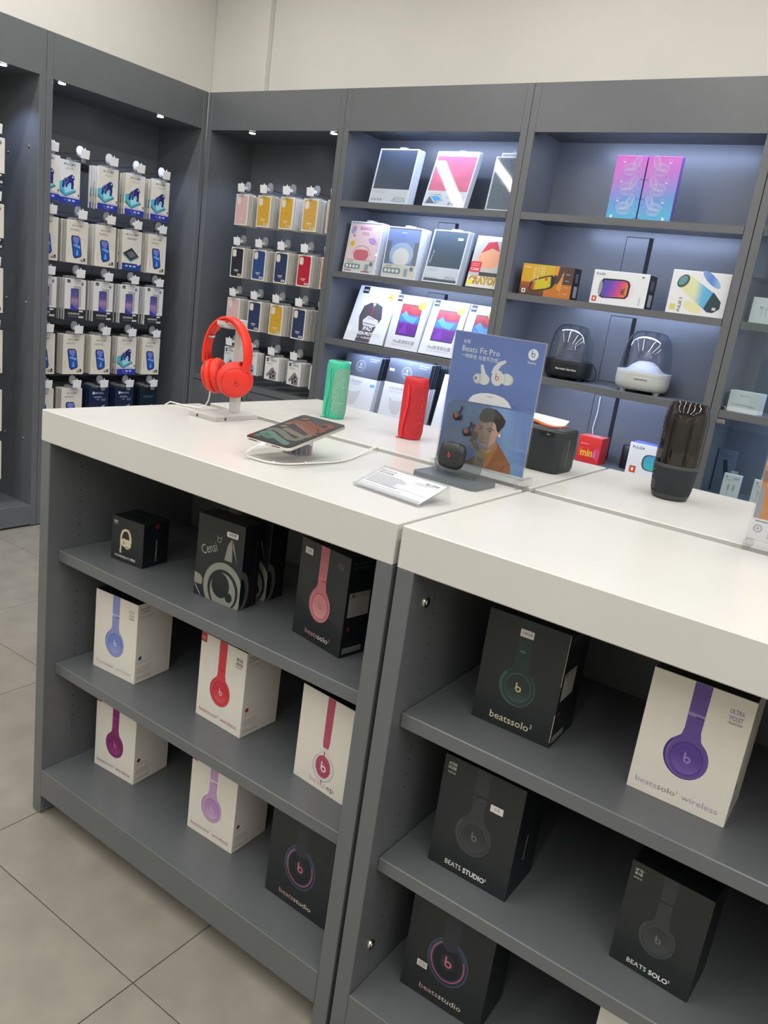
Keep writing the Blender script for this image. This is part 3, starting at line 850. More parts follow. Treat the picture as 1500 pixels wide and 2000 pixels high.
def d_phone(P, W, H):
    def S(pts): return [(72 + (x - 60) * 1.28, 88 + (y - 86) * 1.22) for x, y in pts]
    P.poly(S([(34, 42), (86, 30), (94, 120), (42, 138)]), 'c9c4b8'); P.poly(S([(35, 43.5), (85, 32), (92.5, 119), (42.5, 136)]), 'e6e1d6')
    P.poly(S([(30, 136), (26, 124), (38, 46), (48, 34), (78, 44), (82, 54), (72, 126), (64, 136)]), '262a46')
    P.poly(S([(36, 132), (32, 122), (42, 50), (50, 40), (76, 48), (78, 56), (69, 124), (62, 131)]), '3057b4')
    P.poly(S([(36, 132), (34, 120), (56, 92), (69, 124), (62, 131)]), '7a86d2'); P.poly(S([(38, 92), (74, 80), (73, 92), (38, 98)]), '74b6ea')
    P.poly(S([(52, 50), (64, 50), (62, 72), (56, 74)]), '62b4ee')
    P.text('MOCOLL 魔可', 34, 198, 11, '5a564e', width=66, off=0.004)
    P.lines(30, 182, 56, 2, 6, 'aaa498', 3.0); P.rect(22, 176, 7, 9, 'b4aea2')
    for i in range(5): P.rect(14, 40 + i * 9, 5, 5, 'b9b3a7')
    P.rect(92, 12, 34, 10, '8f8a80'); P.rect(112, 20, 12, 12, '2c2c2c'); P.lines(96, 26, 12, 1, 3, '4a4a4a', 2)
def d_ukk(P, W, H):
    P.rect(0.3, 0.3, W - 0.6, 62, '2a2c30')
    P.rr(56, 74, 50, 118, 5, '9b9a9a'); P.rr(58, 76, 46, 114, 4, 'b8b5b2')
    P.rr(38, 54, 52, 124, 6, '2c2c3c')
    P.rr(41, 57, 46, 118, 4, gradient('phone_violet', [(0.0, '4a58a8'), (0.45, 'b08ab4'), (0.6, '6a5a9c'), (1.0, '46509a')], 2, -0.17, -0.05))
    P.poly([(41, 92), (87, 58), (84, 57), (41, 57)], '3a44a4')
    P.text('高清防爆钢化膜', 24, 32, 13, 'e8e6e2', width=74); P.lines(28, 22, 62, 2, 4, '8d8d90', 1.2)
    P.rect(12, 208, 22, 17, '26282a'); P.text('UKK', 14, 213, 7, 'e0e0de', width=16, off=0.02)
    P.poly([(112, 194), (122, 206), (112, 218), (102, 206)], '87898a'); P.rr(92, 14, 34, 11, 2, 'c9c9c9'); P.rr(94, 48, 26, 9, 2, 'e0dedb')
def d_navy(P, W, H):
    P.ell(28, 200, 9, 9, 'c9d2e4'); P.text('MOCOLL', 40, 194, 15, 'd4dcea', width=62, off=0.01)
    P.lines(32, 176, 68, 2, 6, '8fa0c0', 3.2); P.lines(50, 158, 26, 1, 3, 'c5cede', 2.4)
    P.rect(86, 150, 30, 15, '5d6f74')
    P.stroke([(0.5, 122), (60, 104), (W - 0.5, 70)], 0.7, '6b7ca6'); P.poly([(88, 118), (112, 128), (96, 92), (84, 96)], 'aab4c6')
def d_navy2(P, W, H):
    P.lines(24, 172, 86, 2, 8, '2c5a70', 5)
    P.poly([(70, 110), (104, 122), (92, 88), (76, 92)], '8f99aa')
def d_tough(P, W, H):
    P.rect(0.3, 0.3, W - 0.6, 40, '23458c')
    for i in range(3): P.rr(24 + i * 28, 20, 18, 9, 2, 'c6d2ea')
    P.poly([(4, 96), (60, 56), (118, 86), (64, 132)], '34373c'); P.poly([(4, 88), (60, 48), (118, 78), (118, 86), (60, 56), (4, 96)], '5fa0b0')
    P.poly([(30, 96), (62, 70), (100, 88), (66, 116)], '6d7076')
    P.text('MOCOLL 魔可', 22, 202, 13, '3c4460', width=84, off=0.006); P.lines(30, 184, 70, 2, 6, '8f8a92', 3.4); P.rr(110, 34, 16, 20, 2, 'e0dcda')

BACKS = {}
def pack_mesh(w, h, t, m):
    k = (w, h, t, m.name)
    if k not in BACKS:
        mb = MB(); mb.box(-w / 2, 0, -h, w / 2, t, 0, m, 0.0012)
        mb.prism([(-0.018, -0.001), (0.018, -0.001), (0.016, 0.012), (0.010, 0.016), (-0.010, 0.016), (-0.016, 0.012)], t * 0.45, t * 0.45 + 0.0012, CLEARW, 'y')
        BACKS[k] = mb.mesh('carton')
    return BACKS[k]
PRINTS = {}
def print_mesh(key, fn, w, h):
    k = (key, w, h)
    if k not in PRINTS:
        P = PackPrint(w, h); fn(P, w * 1000, h * 1000); PRINTS[k] = P.mesh('front_print')
    return PRINTS[k]

def pack_row(base, rz, w, h, t, m, key, fn, n, pitch, y0, what, where, group, cat='pack', jitter=0.003, name='screen_protector_box', sway=1.2, seed=0):
    """n boxes hung one behind the other on a hook; the front one shows its print"""
    rnd = random.Random(seed)
    M = Matrix.Translation(base) @ Matrix.Rotation(rz, 4, 'Z')
    for i in range(n):
        j = 0 if i == 0 else rnd.uniform(-jitter, jitter)
        lab = '%s, %s, %s' % (what, 'front' if i == 0 else ORD[i] + ' from front', where)
        loc = M @ Vector((j, y0 + i * pitch, -0.034 + (0 if i == 0 else rnd.uniform(-0.004, 0.002))))
        o = thing(name, lab, cat, loc, (0, 0, rz + math.radians(rnd.uniform(-sway, sway))), group)
        link('carton', pack_mesh(w, h, t, m), o)
        link('front_print', print_mesh(key, fn, w, h), o)

CREAM = mat('cream_pack', 'e4dfd3', 0.38); WHITEK = mat('white_pack', 'e6e6e4', 0.35); NAVYK = mat('navy_pack', '1d2947', 0.35); DARKK = mat('dark_pack', '14202a', 0.35)
DES = {'G': (d_gorilla, CREAM, 'gorilla screen protector box'), 'P': (d_phone, CREAM, 'blue-phone screen protector box'),
       'U': (d_ukk, WHITEK, 'violet-phone screen protector box'), 'N': (d_navy, NAVYK, 'navy screen protector box'),
       'D': (d_navy2, DARKK, 'near-black screen protector box'), 'T': (d_tough, CREAM, 'slanted-phone screen protector box')}
LY = [1.511, 1.699, 1.887, 2.075, 2.262]; LZ = [2.083, 1.768, 1.450, 1.137, 0.823]
GRID = ['GGGGG', 'PPPTP', 'UUUUU', 'PPPGP', 'PPNND']
CNT = [[2, 1, 4, 3, 4], [2, 4, 4, 3, 6], [3, 5, 3, 3, 4], [2, 3, 5, 3, 4], [2, 3, 6, 6, 5]]
for r in range(5):
    for c in range(5):
        where = '%s hook from left, %s row, left wall' % (ORD[c], ROWN[r])
        hook('price-tagged display hook, %s from the left in the %s row on the left wall' % (ORD[c], ROWN[r]), (-2.30, LY[c], LZ[r]), PI / 2, 0.353, r == 0, 'display hooks on the left wall')
        fn, m, what = DES[GRID[r][c]]
        far = (r, c) == (0, 1)
        pack_row(Vector((-2.30, LY[c], LZ[r])), PI / 2, 0.137, 0.230, 0.0165, m, GRID[r][c], fn, CNT[r][c], 0.0235, 0.14 if far else 0.047, what, where, 'hanging screen protector boxes', seed=r * 5 + c)
# the one visible column of the cut-off cabinet at the left edge
Z6 = [2.10, 1.783, 1.463, 1.142, 0.820, 0.533]
for r in range(6):
    k = 'UUPPPP'[r]
    hook('price-tagged display hook at the left edge of the photo, %s row' % ROWN[r], (-2.30, 1.197, Z6[r]), PI / 2, 0.353, False, 'display hooks at the left edge')
    fn, m, what = DES[k]
    pack_row(Vector((-2.30, 1.197, Z6[r])), PI / 2, 0.137, 0.230 if r < 5 else 0.218, 0.0165, CREAM, k, fn, 3, 0.0235, 0.047, what, 'cut-off hook at left edge, %s row' % ROWN[r], 'screen protector boxes at the left edge', seed=60 + r)

# phone cases in the corner bay
def d_case(col, icon):
    def draw(P, W, H):
        P.rr(8, 8, W - 16, H - 16, 11, col)
        P.rr(13, H - 58, 31, 44, 11, 'd9d2c4'); P.rr(14, H - 57, 29, 42, 10, 'e2dccf')
        P.ell(W * 0.53, H * 0.50, 4.2, 4.6, icon); P.ell(W * 0.53 + 1.6, H * 0.50 + 6, 1.2, 2.0, icon, rot=-30)
        P.lines(W * 0.32, 46, W * 0.38, 2, 5, 'ece6da' if icon != 'd9a8a4' else 'e9d2cc', 2.2); P.lines(W * 0.40, 34, W * 0.22, 1, 4, 'ece6da', 2.0)
        P.rr(W - 44, 13, 30, 11, 4, 'e9e6df'); P.rect(W - 38, 16, 16, 5, '5a5a5a')
    return draw
CASES = {'pink': ('ddb6b4', 'd9a8a4'), 'yellow': ('d3a637', 'b88f2a'), 'ochre': ('cfa450', 'b08a40'), 'peach': ('dcae94', 'c8987e'), 'black': ('2a2a34', '3a3a44'), 'blue': ('2f4d84', '1d3058'),
         'navy': ('303c62', '3c4870'), 'red': ('b8253c', 'a01c32'), 'orange': ('d98440', 'c07030')}
BX = [-1.949, -1.763, -1.580, -1.396, -1.216]; BZ = [2.078, 1.766, 1.458]
CG = [['pink', 'yellow', 'yellow', 'ochre', 'peach'], ['black', 'blue', 'navy', 'red', 'orange'], ['pink', 'navy', 'yellow', 'navy', None]]
CC = [[7, 8, 9, 8, 6], [7, 8, 9, 9, 6], [8, 9, 8, 9, 0]]
CASEB = mat('case_box_white', 'e3ded3', 0.4)
for r in range(3):
    for c in range(5):
        hook('price-tagged display hook, %s from the left in the %s row of phone cases' % (ORD[c], ROWN[r]), (BX[c], 2.54, BZ[r]), 0, 0.343, False, 'display hooks in the corner bay')
        k = CG[r][c]
        if k is None: continue
        pack_row(Vector((BX[c], 2.54, BZ[r])), 0, 0.109, 0.182, 0.0118, CASEB, 'case_' + k, d_case(*CASES[k]), CC[r][c], 0.0150, 0.018, '%s phone case box' % k, '%s hook from left, %s row, corner bay' % (ORD[c], ROWN[r]),
                 'hanging phone case boxes', cat='phone case', name='phone_case_box', sway=2.0, seed=100 + r * 5 + c)
# lens protector cards on the lowest row
def d_lens(col, dark):
    def draw(P, W, H):
        P.rect(12, H - 30, 16, 20, '26282a'); P.text('UKK', 13.5, H - 22, 6, 'd8d8d8', width=13, off=0.02)
        P.rect(46, H - 26, 44, 10, 'b4b4b0'); P.lines(12, H - 40, 56, 2, 6, 'b4b0a8', 2.6)
        P.poly([(16, 30), (58, 78), (66, 80), (96, 50), (96, 6), (48, 4), (20, 20)], col)
        for x, y in ((52, 36), (68, 52), (74, 28), (50, 18)): P.ell(x, y, 12, 12, 'b9bcc0'); P.ell(x, y, 10, 10, dark); P.ell(x - 2, y + 2, 4, 4, '5a5e66')
        P.poly([(28, 22), (40, 28), (46, 12), (34, 8)], 'e4e4e2')
    return draw
LC = [('b8d4ea', '2b3c52', 'blue'), ('9fc0de', '2b3c52', 'blue'), ('8d7f7c', '2a282c', 'taupe'), ('8a7a76', '262428', 'taupe'), ('8d7f7c', '2a282c', 'taupe')]
for c in range(5):
    z = [1.150, 1.148, 1.143, 1.141, 1.139][c]
    hook('price-tagged display hook, %s from the left in the lowest row of lens cards' % ORD[c], (BX[c] + 0.004, 2.54, z), 0, 0.343, False, 'display hooks in the corner bay')
    col, dk, nm = LC[c]
    pack_row(Vector((BX[c] + 0.004, 2.54, z)), 0, 0.112, 0.142, 0.012, WHITEK, 'lens%d' % c, d_lens(col, dk), [5, 4, 6, 7, 4][c], 0.0155, 0.020, '%s lens protector card' % nm, '%s hook from left, lowest row, corner bay' % ORD[c],
             'hanging lens protector cards', cat='pack', name='lens_protector_card', sway=4.0, seed=200 + c)

# ------------------------------------------------------------------ tablet cases and protectors on the lit shelves
def leaning_stack(name, cat, group, x, y, z, w, h, t, lean, n, maker, labels, yaw=0.0):
    a = math.radians(lean)
    for i in range(n):
        loc = (x + (0.003 * ((i * 7) % 3 - 1) if i else 0), y + i * (t + 0.0006) / math.cos(a), z + t * math.sin(a) + 0.0003)
        o = thing(name, labels(i), cat, loc, (-a, 0, math.radians(yaw)), group)
        maker(o, w, h, t, i == 0)

def case_maker(panel, draw, frame='dfe6ee', tab=True):
    fm = mat('case_frame_' + frame, frame, 0.35)
    def mk(o, w, h, t, front):
        # tray with a raised rim, the case panel lying in it, a clear lid over it
        m = MB(); b = 0.006
        m.box(0, t * 0.35, 0, w, t, h, fm, 0.001)
        for q in ((0, 0.001, 0, b, t * 0.35, h), (w - b, 0.001, 0, w, t * 0.35, h), (b, 0.001, h - b, w - b, t * 0.35, h), (b, 0.001, 0, w - b, t * 0.35, b)):
            m.box(*q, fm)
        m.build('tray', o)
        MB().box(b + 0.002, t * 0.2, b, w - b - 0.002, t * 0.349, h - b - 0.004, panel, 0.001).build('case_panel', o)
        MB().box(0.0005, 0, 0.0005, w - 0.0005, 0.0009, h - 0.0005, FILM).build('clear_lid', o)
        if tab:
            c = w * 0.55
            MB().prism(rrect(c - 0.021, h - 0.002, c + 0.021, h + 0.012, 0.004), t * 0.5, t * 0.5 + 0.0012, CLEARW, 'y').build('hang_tab', o)
        if front:
            P = Print('front'); P.k = -18
            draw(P, w * 1000, h * 1000)
            # keep the print just under the lid
            po = P.build('printed_card', o); po.location = (0, 0.0016, 0)
    return mk

def card_foot(P, W, H, hgt, c='cfd0d2', icons='8d9196', n=4):
    P.rect(6.5, 6, W - 13, hgt, c)
    P.lines(16, hgt - 8, W * 0.36, 2, 7, 'a4a6aa', 2.2)
    for i in range(n): P.ell(20 + i * 19, 20, 7, 7, icons); P.ring(20 + i * 19, 20, 5, 5, 1, c)
def d_case_plain(foot, extra=None, logo=None, kick=True):
    def draw(P, W, H):
        card_foot(P, W, H, foot)
        if kick:
            P.poly([(W * 0.58, 12), (W * 0.66, 38), (W * 0.90, 34), (W * 0.94, 10)], '9aa0a6'); P.poly([(W * 0.66, 38), (W * 0.72, 44), (W * 0.78, 64), (W * 0.79, 63), (W * 0.73, 40)], 'c0c4c8')
            P.poly([(W * 0.62, 14), (W * 0.68, 35), (W * 0.88, 32), (W * 0.92, 12)], 'b9bfc4')
        if extra: extra(P, W, H)
        if logo: P.text(logo, W * 0.44, H - 24, 9, '2a2a2e' if logo == 'X-level' else 'aeb8c4', off=0.01)
    return draw
NAVYC = mat('navy_fabric', '3d4656', 0.7, noise=0.06, nscale=60); PINKC = mat('pink_velvet', 'd66f84', 0.75, noise=0.10, nscale=14); GREYC = mat('grey_fabric', '6b7480', 0.7, noise=0.10, nscale=80)
GREENC = mat('dark_slate_leather', '46525a', 0.6, noise=0.05, nscale=40); BLUEC = mat('periwinkle_case', '8093c4', 0.55); PALEP = mat('pale_pink_case', 'edc9cd', 0.5)
def n_label(first, rest, back): return lambda i: first if i == 0 else '%s, %s behind the front one%s' % (rest, ORD[i - 1], back)

S1, S2, S3, S4 = 2.041, 1.664, 1.287, 0.905
leaning_stack('tablet_case_box', 'tablet case', 'boxed tablet cases', -0.989, 2.56, S1, 0.2515, 0.293, 0.020, 11.3, 3, case_maker(NAVYC, d_case_plain(72)),
              n_label('navy tablet case in a clear box, top shelf', 'clear tablet case box in the navy stack', ', top shelf'))
def x_pink(P, W, H):
    P.poly([(14, 14), (30, 56), (86, 66), (120, 34), (60, 14)], '5b6470'); P.poly([(30, 54), (84, 62), (116, 36), (66, 20)], 'e8eef2'); P.poly([(36, 52), (82, 58), (110, 37), (68, 24)], '4aa0d8')
    P.text('New iPad Pro', W * 0.52, 44, 16, '9298a0', width=W * 0.40)
    for i in range(4): P.poly([(W * 0.60 + i * 22, 10), (W * 0.60 + i * 22 + 10, 8), (W * 0.60 + i * 22 + 16, 24), (W * 0.60 + i * 22 + 3, 26)], '8a8f96')
    P.ell(W * 0.49, H - 20, 6, 6, '2c2c30'); P.text('X-level', W * 0.53, H - 24, 10, '2c2c30', off=0.012)
leaning_stack('tablet_case_box', 'tablet case', 'boxed tablet cases', -0.637, 2.56, S1, 0.252, 0.299, 0.020, 17.7, 2, case_maker(PINKC, d_case_plain(78, x_pink, kick=False)),
              n_label('bright pink tablet case in a clear box', 'clear tablet case box in the pink stack', ''))
leaning_stack('tablet_case_box', 'tablet case', 'boxed tablet cases', -0.2605, 2.56, S1, 0.145, 0.262, 0.020, 9.0, 1, case_maker(GREYC, lambda P, W, H: P.text('X-level', W * 0.66, H - 26, 9, 'c4ccd4', width=W * 0.25)),
              n_label('grey fabric tablet case half hidden by the cabinet post', '', ''))
leaning_stack('tablet_case_box', 'tablet case', 'boxed tablet cases', -0.248, 2.585, S1, 0.130, 0.285, 0.016, 9.0, 1, case_maker(mat('kraft_card', 'a89c8e', 0.6), lambda P, W, H: P.rect(8, H - 40, W - 16, 24, 'b9ab9a')),
              n_label('taller clear box standing behind the grey fabric tablet case', '', ''))
def x_toon(P, W, H):
    P.poly(rrect(8, 74, W - 8, H - 14, 9), 'f0d2d4')
    P.ell(28, H - 48, 16, 24, 'a3aedc', rot=-25); P.ell(32, H - 40, 9, 13, 'd88a92', rot=-25); P.ell(38, H - 78, 8, 7, 'dd7a72'); P.ell(36, 158, 17, 17, 'ecc65c'); P.ell(36, 158, 8, 8, 'e0ac48')
    P.ell(172, 180, 22, 20, 'c9aede'); P.ring(172, 178, 34, 10, 4, 'c070b4', rot=-22); P.ell(196, 232, 5, 5, 'eccb62')
    P.text('BANG!', 72, H - 44, 26, 'cf6a80', width=80, off=0.02); P.lines(90, H - 62, 50, 2, 10, 'e4a0ac', 6)
    P.rr(56, 74, 104, 56, 26, 'd8707e'); P.ring(108, 100, 64, 52, 2.4, 'b06a70', a0=0, a1=180)
    P.rect(6.5, 6, W - 13, 62, 'dcd8cc'); P.rr(8, 22, 110, 28, 10, '7e8d92')
    for i in range(4): P.ell(26 + i * 24, 36, 9, 9, 'e6e6e0')
    P.rect(150, 14, 26, 40, '9aa6ac'); P.ell(190, 56, 12, 12, '7b8388'); P.text('保护皮套', 22, 56, 10, '6d6a62'); P.rect(10, 8, 50, 7, 'c86a74'); P.rect(130, 8, 58, 7, 'c86a74')
leaning_stack('tablet_case_box', 'tablet case', 'boxed tablet cases', -1.115, 2.56, S2, 0.2205, 0.2815, 0.018, 7.5, 4, case_maker(PALEP, x_toon, 'e9ecf2'),
              n_label('pale pink tablet case with cartoon planets', 'clear tablet case box in the pale pink stack', ''))
def x_cat(P, W, H):
    P.poly(rrect(8, 74, W - 8, H - 14, 9), '8c9cca'); P.rr(8, 74, 28, 120, 6, '77808e'); P.rr(W - 36, 74, 28, 120, 6, '77808e')
    P.ell(W / 2, 126, 78, 62, 'b4c6e2'); P.ell(W / 2, 112, 54, 48, 'e9e7e4')
    P.lines(W * 0.42, H - 32, 42, 1, 4, 'd8dff0', 5)
    P.rect(6.5, 6, W - 13, 66, 'dcd8cc'); P.rr(8, 22, 116, 30, 10, '7e8d92')
    for i in range(4): P.ell(26 + i * 25, 37, 10, 10, 'e6e6e0')
    P.rect(146, 12, 24, 42, '9aa6ac'); P.ell(192, 54, 12, 12, '7b8388'); P.text('保护皮套', 22, 58, 10, '6d6a62')
leaning_stack('tablet_case_box', 'tablet case', 'boxed tablet cases', -0.844, 2.56, S2, 0.2215, 0.269, 0.018, 5.0, 5, case_maker(BLUEC, x_cat, 'e9ecf2'),
              n_label('periwinkle blue tablet case with a pale round face shape', 'clear tablet case box in the periwinkle stack', ''))
def x_green(P, W, H):
    P.text('CREATIVE CASE', 22, 98, 10, 'd8dce0', rot=80, off=0.014)
    P.rr(W - 60, H - 50, 32, 13, 3, 'd6dade'); P.rect(8, 6, W - 16, 14, '4a4e54')
leaning_stack('tablet_case_box', 'tablet case', 'boxed tablet cases', -0.573, 2.56, S2, 0.216, 0.2795, 0.018, 12.9, 4, case_maker(GREENC, d_case_plain(76, x_green), 'e2e8ee'),
              n_label('dark slate tablet case in a clear box, second shelf', 'clear tablet case box in the dark slate stack', ''))
def cray_maker(o, w, h, t, front):
    carton('carton', o, w, t, h, WHITEK)
    P = Print('front'); W, H = w * 1000, h * 1000
    P.rect(4, 60, W - 8, H - 84, 'b9b6b2'); P.text('metend', 22, H - 16, 9, '8a8a88')
    P.ell(W * 0.52, 150, 66, 50, 'e2a07a'); P.poly([(42, 176), (70, 232), (118, 240), (146, 190), (100, 204)], 'c2353c')
    P.rr(0.5, 76, 62, 56, 8, 'cc2f3c'); P.text('CASE', 8, 86, 19, 'f2e2de', width=46, off=0.01); P.text('metend', 10, 118, 10, 'e8bab8', width=40); P.text('DESIGN', 10, 107, 9, 'e8bab8', width=40)
    P.rect(60, 60, W - 64, 20, '3a3a38'); P.rect(0.5, 0.5, W - 1, 58, 'd6d0c4')
    P.text('CRAYON', 10, 20, 52, '5a4a1c', width=W - 14, off=0.06); P.text('CRAYON', 14, 20, 52, 'dca62e', width=W - 22, off=0.015); P.ell(20, 24, 16, 15, 'e0d23c')
    P.build('front_print', o)
leaning_stack('cartoon_case_box', 'tablet case', None, -0.303, 2.56, S2, 0.188, 0.265, 0.022, 13.0, 1, cray_maker, n_label('white case box with a red square and yellow CRAYON lettering', '', ''))

def simple_maker(draw, m, sm=None):
    def mk(o, w, h, t, front):
        carton('carton', o, w, t, h, m, sm or m)
        if front or draw.__name__ == 'd_ipad':
            P = Print('front'); draw(P, w * 1000, h * 1000); P.build('front_print', o)
    return mk
SILVER = mat('silver_card', 'd5d8dc', 0.28, coat=0.3)
def d_man(P, W, H):
    # dark suited torso with crossed arms; the masked head of the print is left out
    P.poly([(58, 150), (70, 214), (110, 238), (150, 240), (196, 222), (216, 150), (196, 110), (186, 60), (184, 2), (84, 2), (88, 60), (70, 112)], '4b474c')
    P.poly([(126, 236), (138, 214), (148, 236)], 'cfccce'); P.poly([(134, 216), (142, 216), (146, 140), (136, 132), (130, 142)], '8a3a44')
    P.poly([(92, 130), (120, 160), (196, 140), (204, 112), (176, 96), (104, 100)], 'c9c9cd'); P.poly([(104, 118), (186, 112), (186, 106), (104, 112)], '77757c'); P.poly([(120, 150), (170, 142), (170, 138), (120, 144)], '8a888e')
    P.text('IPAD', 112, 72, 34, '3c3a3e', width=62, off=0.03); P.text('IPAD', 112, 72, 34, 'e9e8ea', width=62, off=0.012)
    P.text('HD SCREEN PROTECTOR', 30, 44, 28, '3c3a3e', width=218, off=0.04); P.text('HD SCREEN PROTECTOR', 30, 44, 28, 'efeef0', width=218, off=0.015)
    P.text('绿巨人 · iPad高清钢化膜', 62, 24, 15, 'e6e4e8', width=150)
    P.rect(28, H - 46, 42, 40, '26282a'); P.text('UKK', 32, H - 32, 15, 'e2e2e0', width=34, off=0.02); P.ell(W - 44, H - 52, 24, 24, 'b0a03c'); P.lines(W - 56, H - 54, 24, 1, 4, '4a4420', 5)
    P.text('iPad', W - 62, H - 100, 11, '9a9aa0')
leaning_stack('protector_box', 'pack', 'tablet screen protector boxes', -1.05, 2.56, S3, 0.2755, 0.3345, 0.020, 20.3, 1, simple_maker(d_man, SILVER), n_label('silver screen protector box with a dark suited figure, third shelf', '', ''))
IPADG = gradient('tablet_wallpaper', [(0.0, '5a2a86'), (0.36, '6a2c8c'), (0.5, '3d86cc'), (0.62, '4a78c0'), (0.7, 'a83a5a'), (1.0, 'c8443c')], 2, 0.085, 0.25)
def d_ipad(P, W, H):
    P.rr(50, 78, W - 86, 176, 6, '2c2c3a'); P.rr(53, 82, W - 92, 168, 4, IPADG)
    P.poly([(60, 190), (100, 160), (150, 150), (170, 190), (140, 186), (110, 190), (84, 216)], '62a6e0'); P.poly([(100, 236), (150, 246), (172, 214), (130, 204)], 'd8504a'); P.poly([(60, 90), (100, 150), (120, 90)], '7a3aa8')
    P.text('iPad高清钢化膜', 48, 34, 24, '5a5e64', width=W * 0.64); P.text('IPAD HD SCREEN PROTECTOR', 48, 20, 9, '9a9ea4', width=W * 0.60)
    P.rect(8, H - 40, 34, 36, '26282a'); P.text('UKK', 11, H - 27, 13, 'e2e2e0', width=28, off=0.02); P.ell(W - 40, H - 46, 25, 25, 'd8d24a'); P.lines(W - 52, H - 48, 24, 1, 4, '8a842c', 5)
leaning_stack('protector_box', 'pack', 'tablet screen protector boxes', -0.757, 2.56, S3, 0.218, 0.3025, 0.020, 13.5, 3, simple_maker(d_ipad, SILVER), n_label('silver screen protector box with a bright tablet, left of the pair', 'silver screen protector box in the left stack', ''))
leaning_stack('protector_box', 'pack', 'tablet screen protector boxes', -0.532, 2.56, S3, 0.2245, 0.309, 0.020, 19.0, 2, simple_maker(d_ipad, SILVER), n_label('silver screen protector box with a bright tablet, right of the pair', 'silver screen protector box in the middle stack', ''))
leaning_stack('protector_box', 'pack', 'tablet screen protector boxes', -0.299, 2.56, S3, 0.182, 0.306, 0.020, 18.0, 1, simple_maker(d_ipad, SILVER), n_label('silver screen protector box half hidden behind the blue poster', '', ''))
def d_mask(P, W, H):
    g = gradient('dark_sheen', [(0.0, '3c4048'), (0.5, '5c626c'), (1.0, '464a52')], 0, 0.0, 0.28)
    P.rect(0.5, H * 0.60, W - 1, H * 0.40 - 0.5, g)
    P.ring(W * 0.46, H * 0.80, 33, 33, 2, 'b4b8be'); P.ring(W * 0.46, H * 0.80, 24, 24, 1.5, '9ea2a8'); P.ell(W * 0.46, H * 0.83, 7, 7, 'a8acb2'); P.lines(W * 0.40, H * 0.785, 34, 2, 7, 'b4b8be', 3)
    P.rr(12, H * 0.79, 32, 14, 4, 'd9dce0')
    for i in range(9): P.rect(W - 78 + (i % 5) * 13, H - 18 - (i // 5) * 12, 9, 5, 'a2a6ac')
    P.text('U(帝) 钢化玻璃膜', 36, H * 0.49, 18, 'a8abb0', width=W * 0.44); P.text('PREMIUM TEMPERED', 36, H * 0.445, 10, 'b4b7bc', width=W * 0.42)
    P.poly([(50, 118), (84, 100), (128, 104), (160, 122), (146, 60), (124, 30), (92, 28), (66, 58)], 'c2c4c6')
    P.rr(W - 38, H * 0.46, 30, 14, 3, '5a9fd6')
def mask_maker(o, w, h, t, front):
    m = MB(); m.box(0, 0, 0, w, t, h * 0.6, SILVER); m.box(0, 0, h * 0.6, w, t, h, mat('charcoal_card', '2c3036', 0.4)); m.build('carton', o)
    P = Print('front'); d_mask(P, w * 1000, h * 1000); P.build('front_print', o)
leaning_stack('glass_protector_box', 'pack', 'charcoal and silver protector boxes', -1.052, 2.56, S4, 0.252, 0.318, 0.0145, 12.0, 6, mask_maker, n_label('charcoal and silver protector box behind the green speaker', 'charcoal and silver box in the left stack', ''))
leaning_stack('glass_protector_box', 'pack', 'charcoal and silver protector boxes', -0.741, 2.56, S4, 0.281, 0.332, 0.0145, 10.5, 6, mask_maker, n_label('charcoal and silver protector box behind the red speaker', 'charcoal and silver box in the right stack', ''))
leaning_stack('glass_protector_box', 'pack', 'charcoal and silver protector boxes', -0.392, 2.58, S4, 0.24, 0.30, 0.0145, 14.0, 1, simple_maker(lambda P, W, H: P.lines(30, 200, 120, 2, 10, 'b4b7bc', 4), SILVER), n_label('plain white box half hidden behind the blue poster', '', ''))

# ------------------------------------------------------------------ speaker boxes and speakers in the next cabinet
def gift_box(label, x, w, flip):
    h, d = 0.271, 0.038
    t = thing('gift_box', label, 'box', (x, 2.562, S1), (0, 0, 0), 'pink and blue gift boxes')
    carton('carton', t, w, d, h, gradient('gift_box_ink', [(0.0, '5ab0d8'), (0.25, '6a9ad8'), (0.62, 'b87ad0'), (0.86, 'd070c8'), (1.0, 'c860c0')], 2, 0.0, 0.271, 0.35, axis2=(0, -0.25 if not flip else 0.25)), mat('gift_box_side', '7a5ab8', 0.4))
    P = Print('front'); W = w * 1000; line = 'd6ccf2'
    X = (lambda u: W - u) if not flip else (lambda u: u)
    for k in range(3):
        y = 36 + k * 82
        for dx, dy, rx, ry, rot in ((42, 44, 16, 30, 20), (72, 24, 30, 16, -10), (66, 2, 30, 15, 0)):
            s = 1 if flip else -1
            P.ring(X(dx), y + dy, rx, ry, 1.5, line, rot=rot * s); P.ring(X(dx), y + dy, rx * 0.8, ry * 0.8, 1.0, line, rot=rot * s); P.ring(X(dx), y + dy, rx * 0.6, ry * 0.6, 1.0, line, rot=rot * s); P.ring(X(dx), y + dy, rx * 0.35, ry * 0.35, 1.2, line, rot=rot * s)
        P.stroke([(X(6), y - 18), (X(22), y), (X(44), y + 20)], 0.9, line); P.stroke([(X(6), y + 4), (X(26), y + 24), (X(38), y + 44)], 0.9, line)
        P.ring(X(100), y + 52, 8, 7, 1.2, 'e6c6e8'); P.rect(X(100) - 6, y + 40, 12, 5, 'e6c6e8')
        P.rect(X(8) - 7, y - 28, 14, 3, '8a70c0')
    P.rect(X(116) - 6, 6, 12, 12, 'd6ecf4')
    P.build('front_print', t)
gift_box('pink and blue gradient gift box, left of the touching pair', 0.3735, 0.1405, False)
gift_box('pink and blue gradient gift box, right of the touching pair', 0.5195, 0.1475, True)

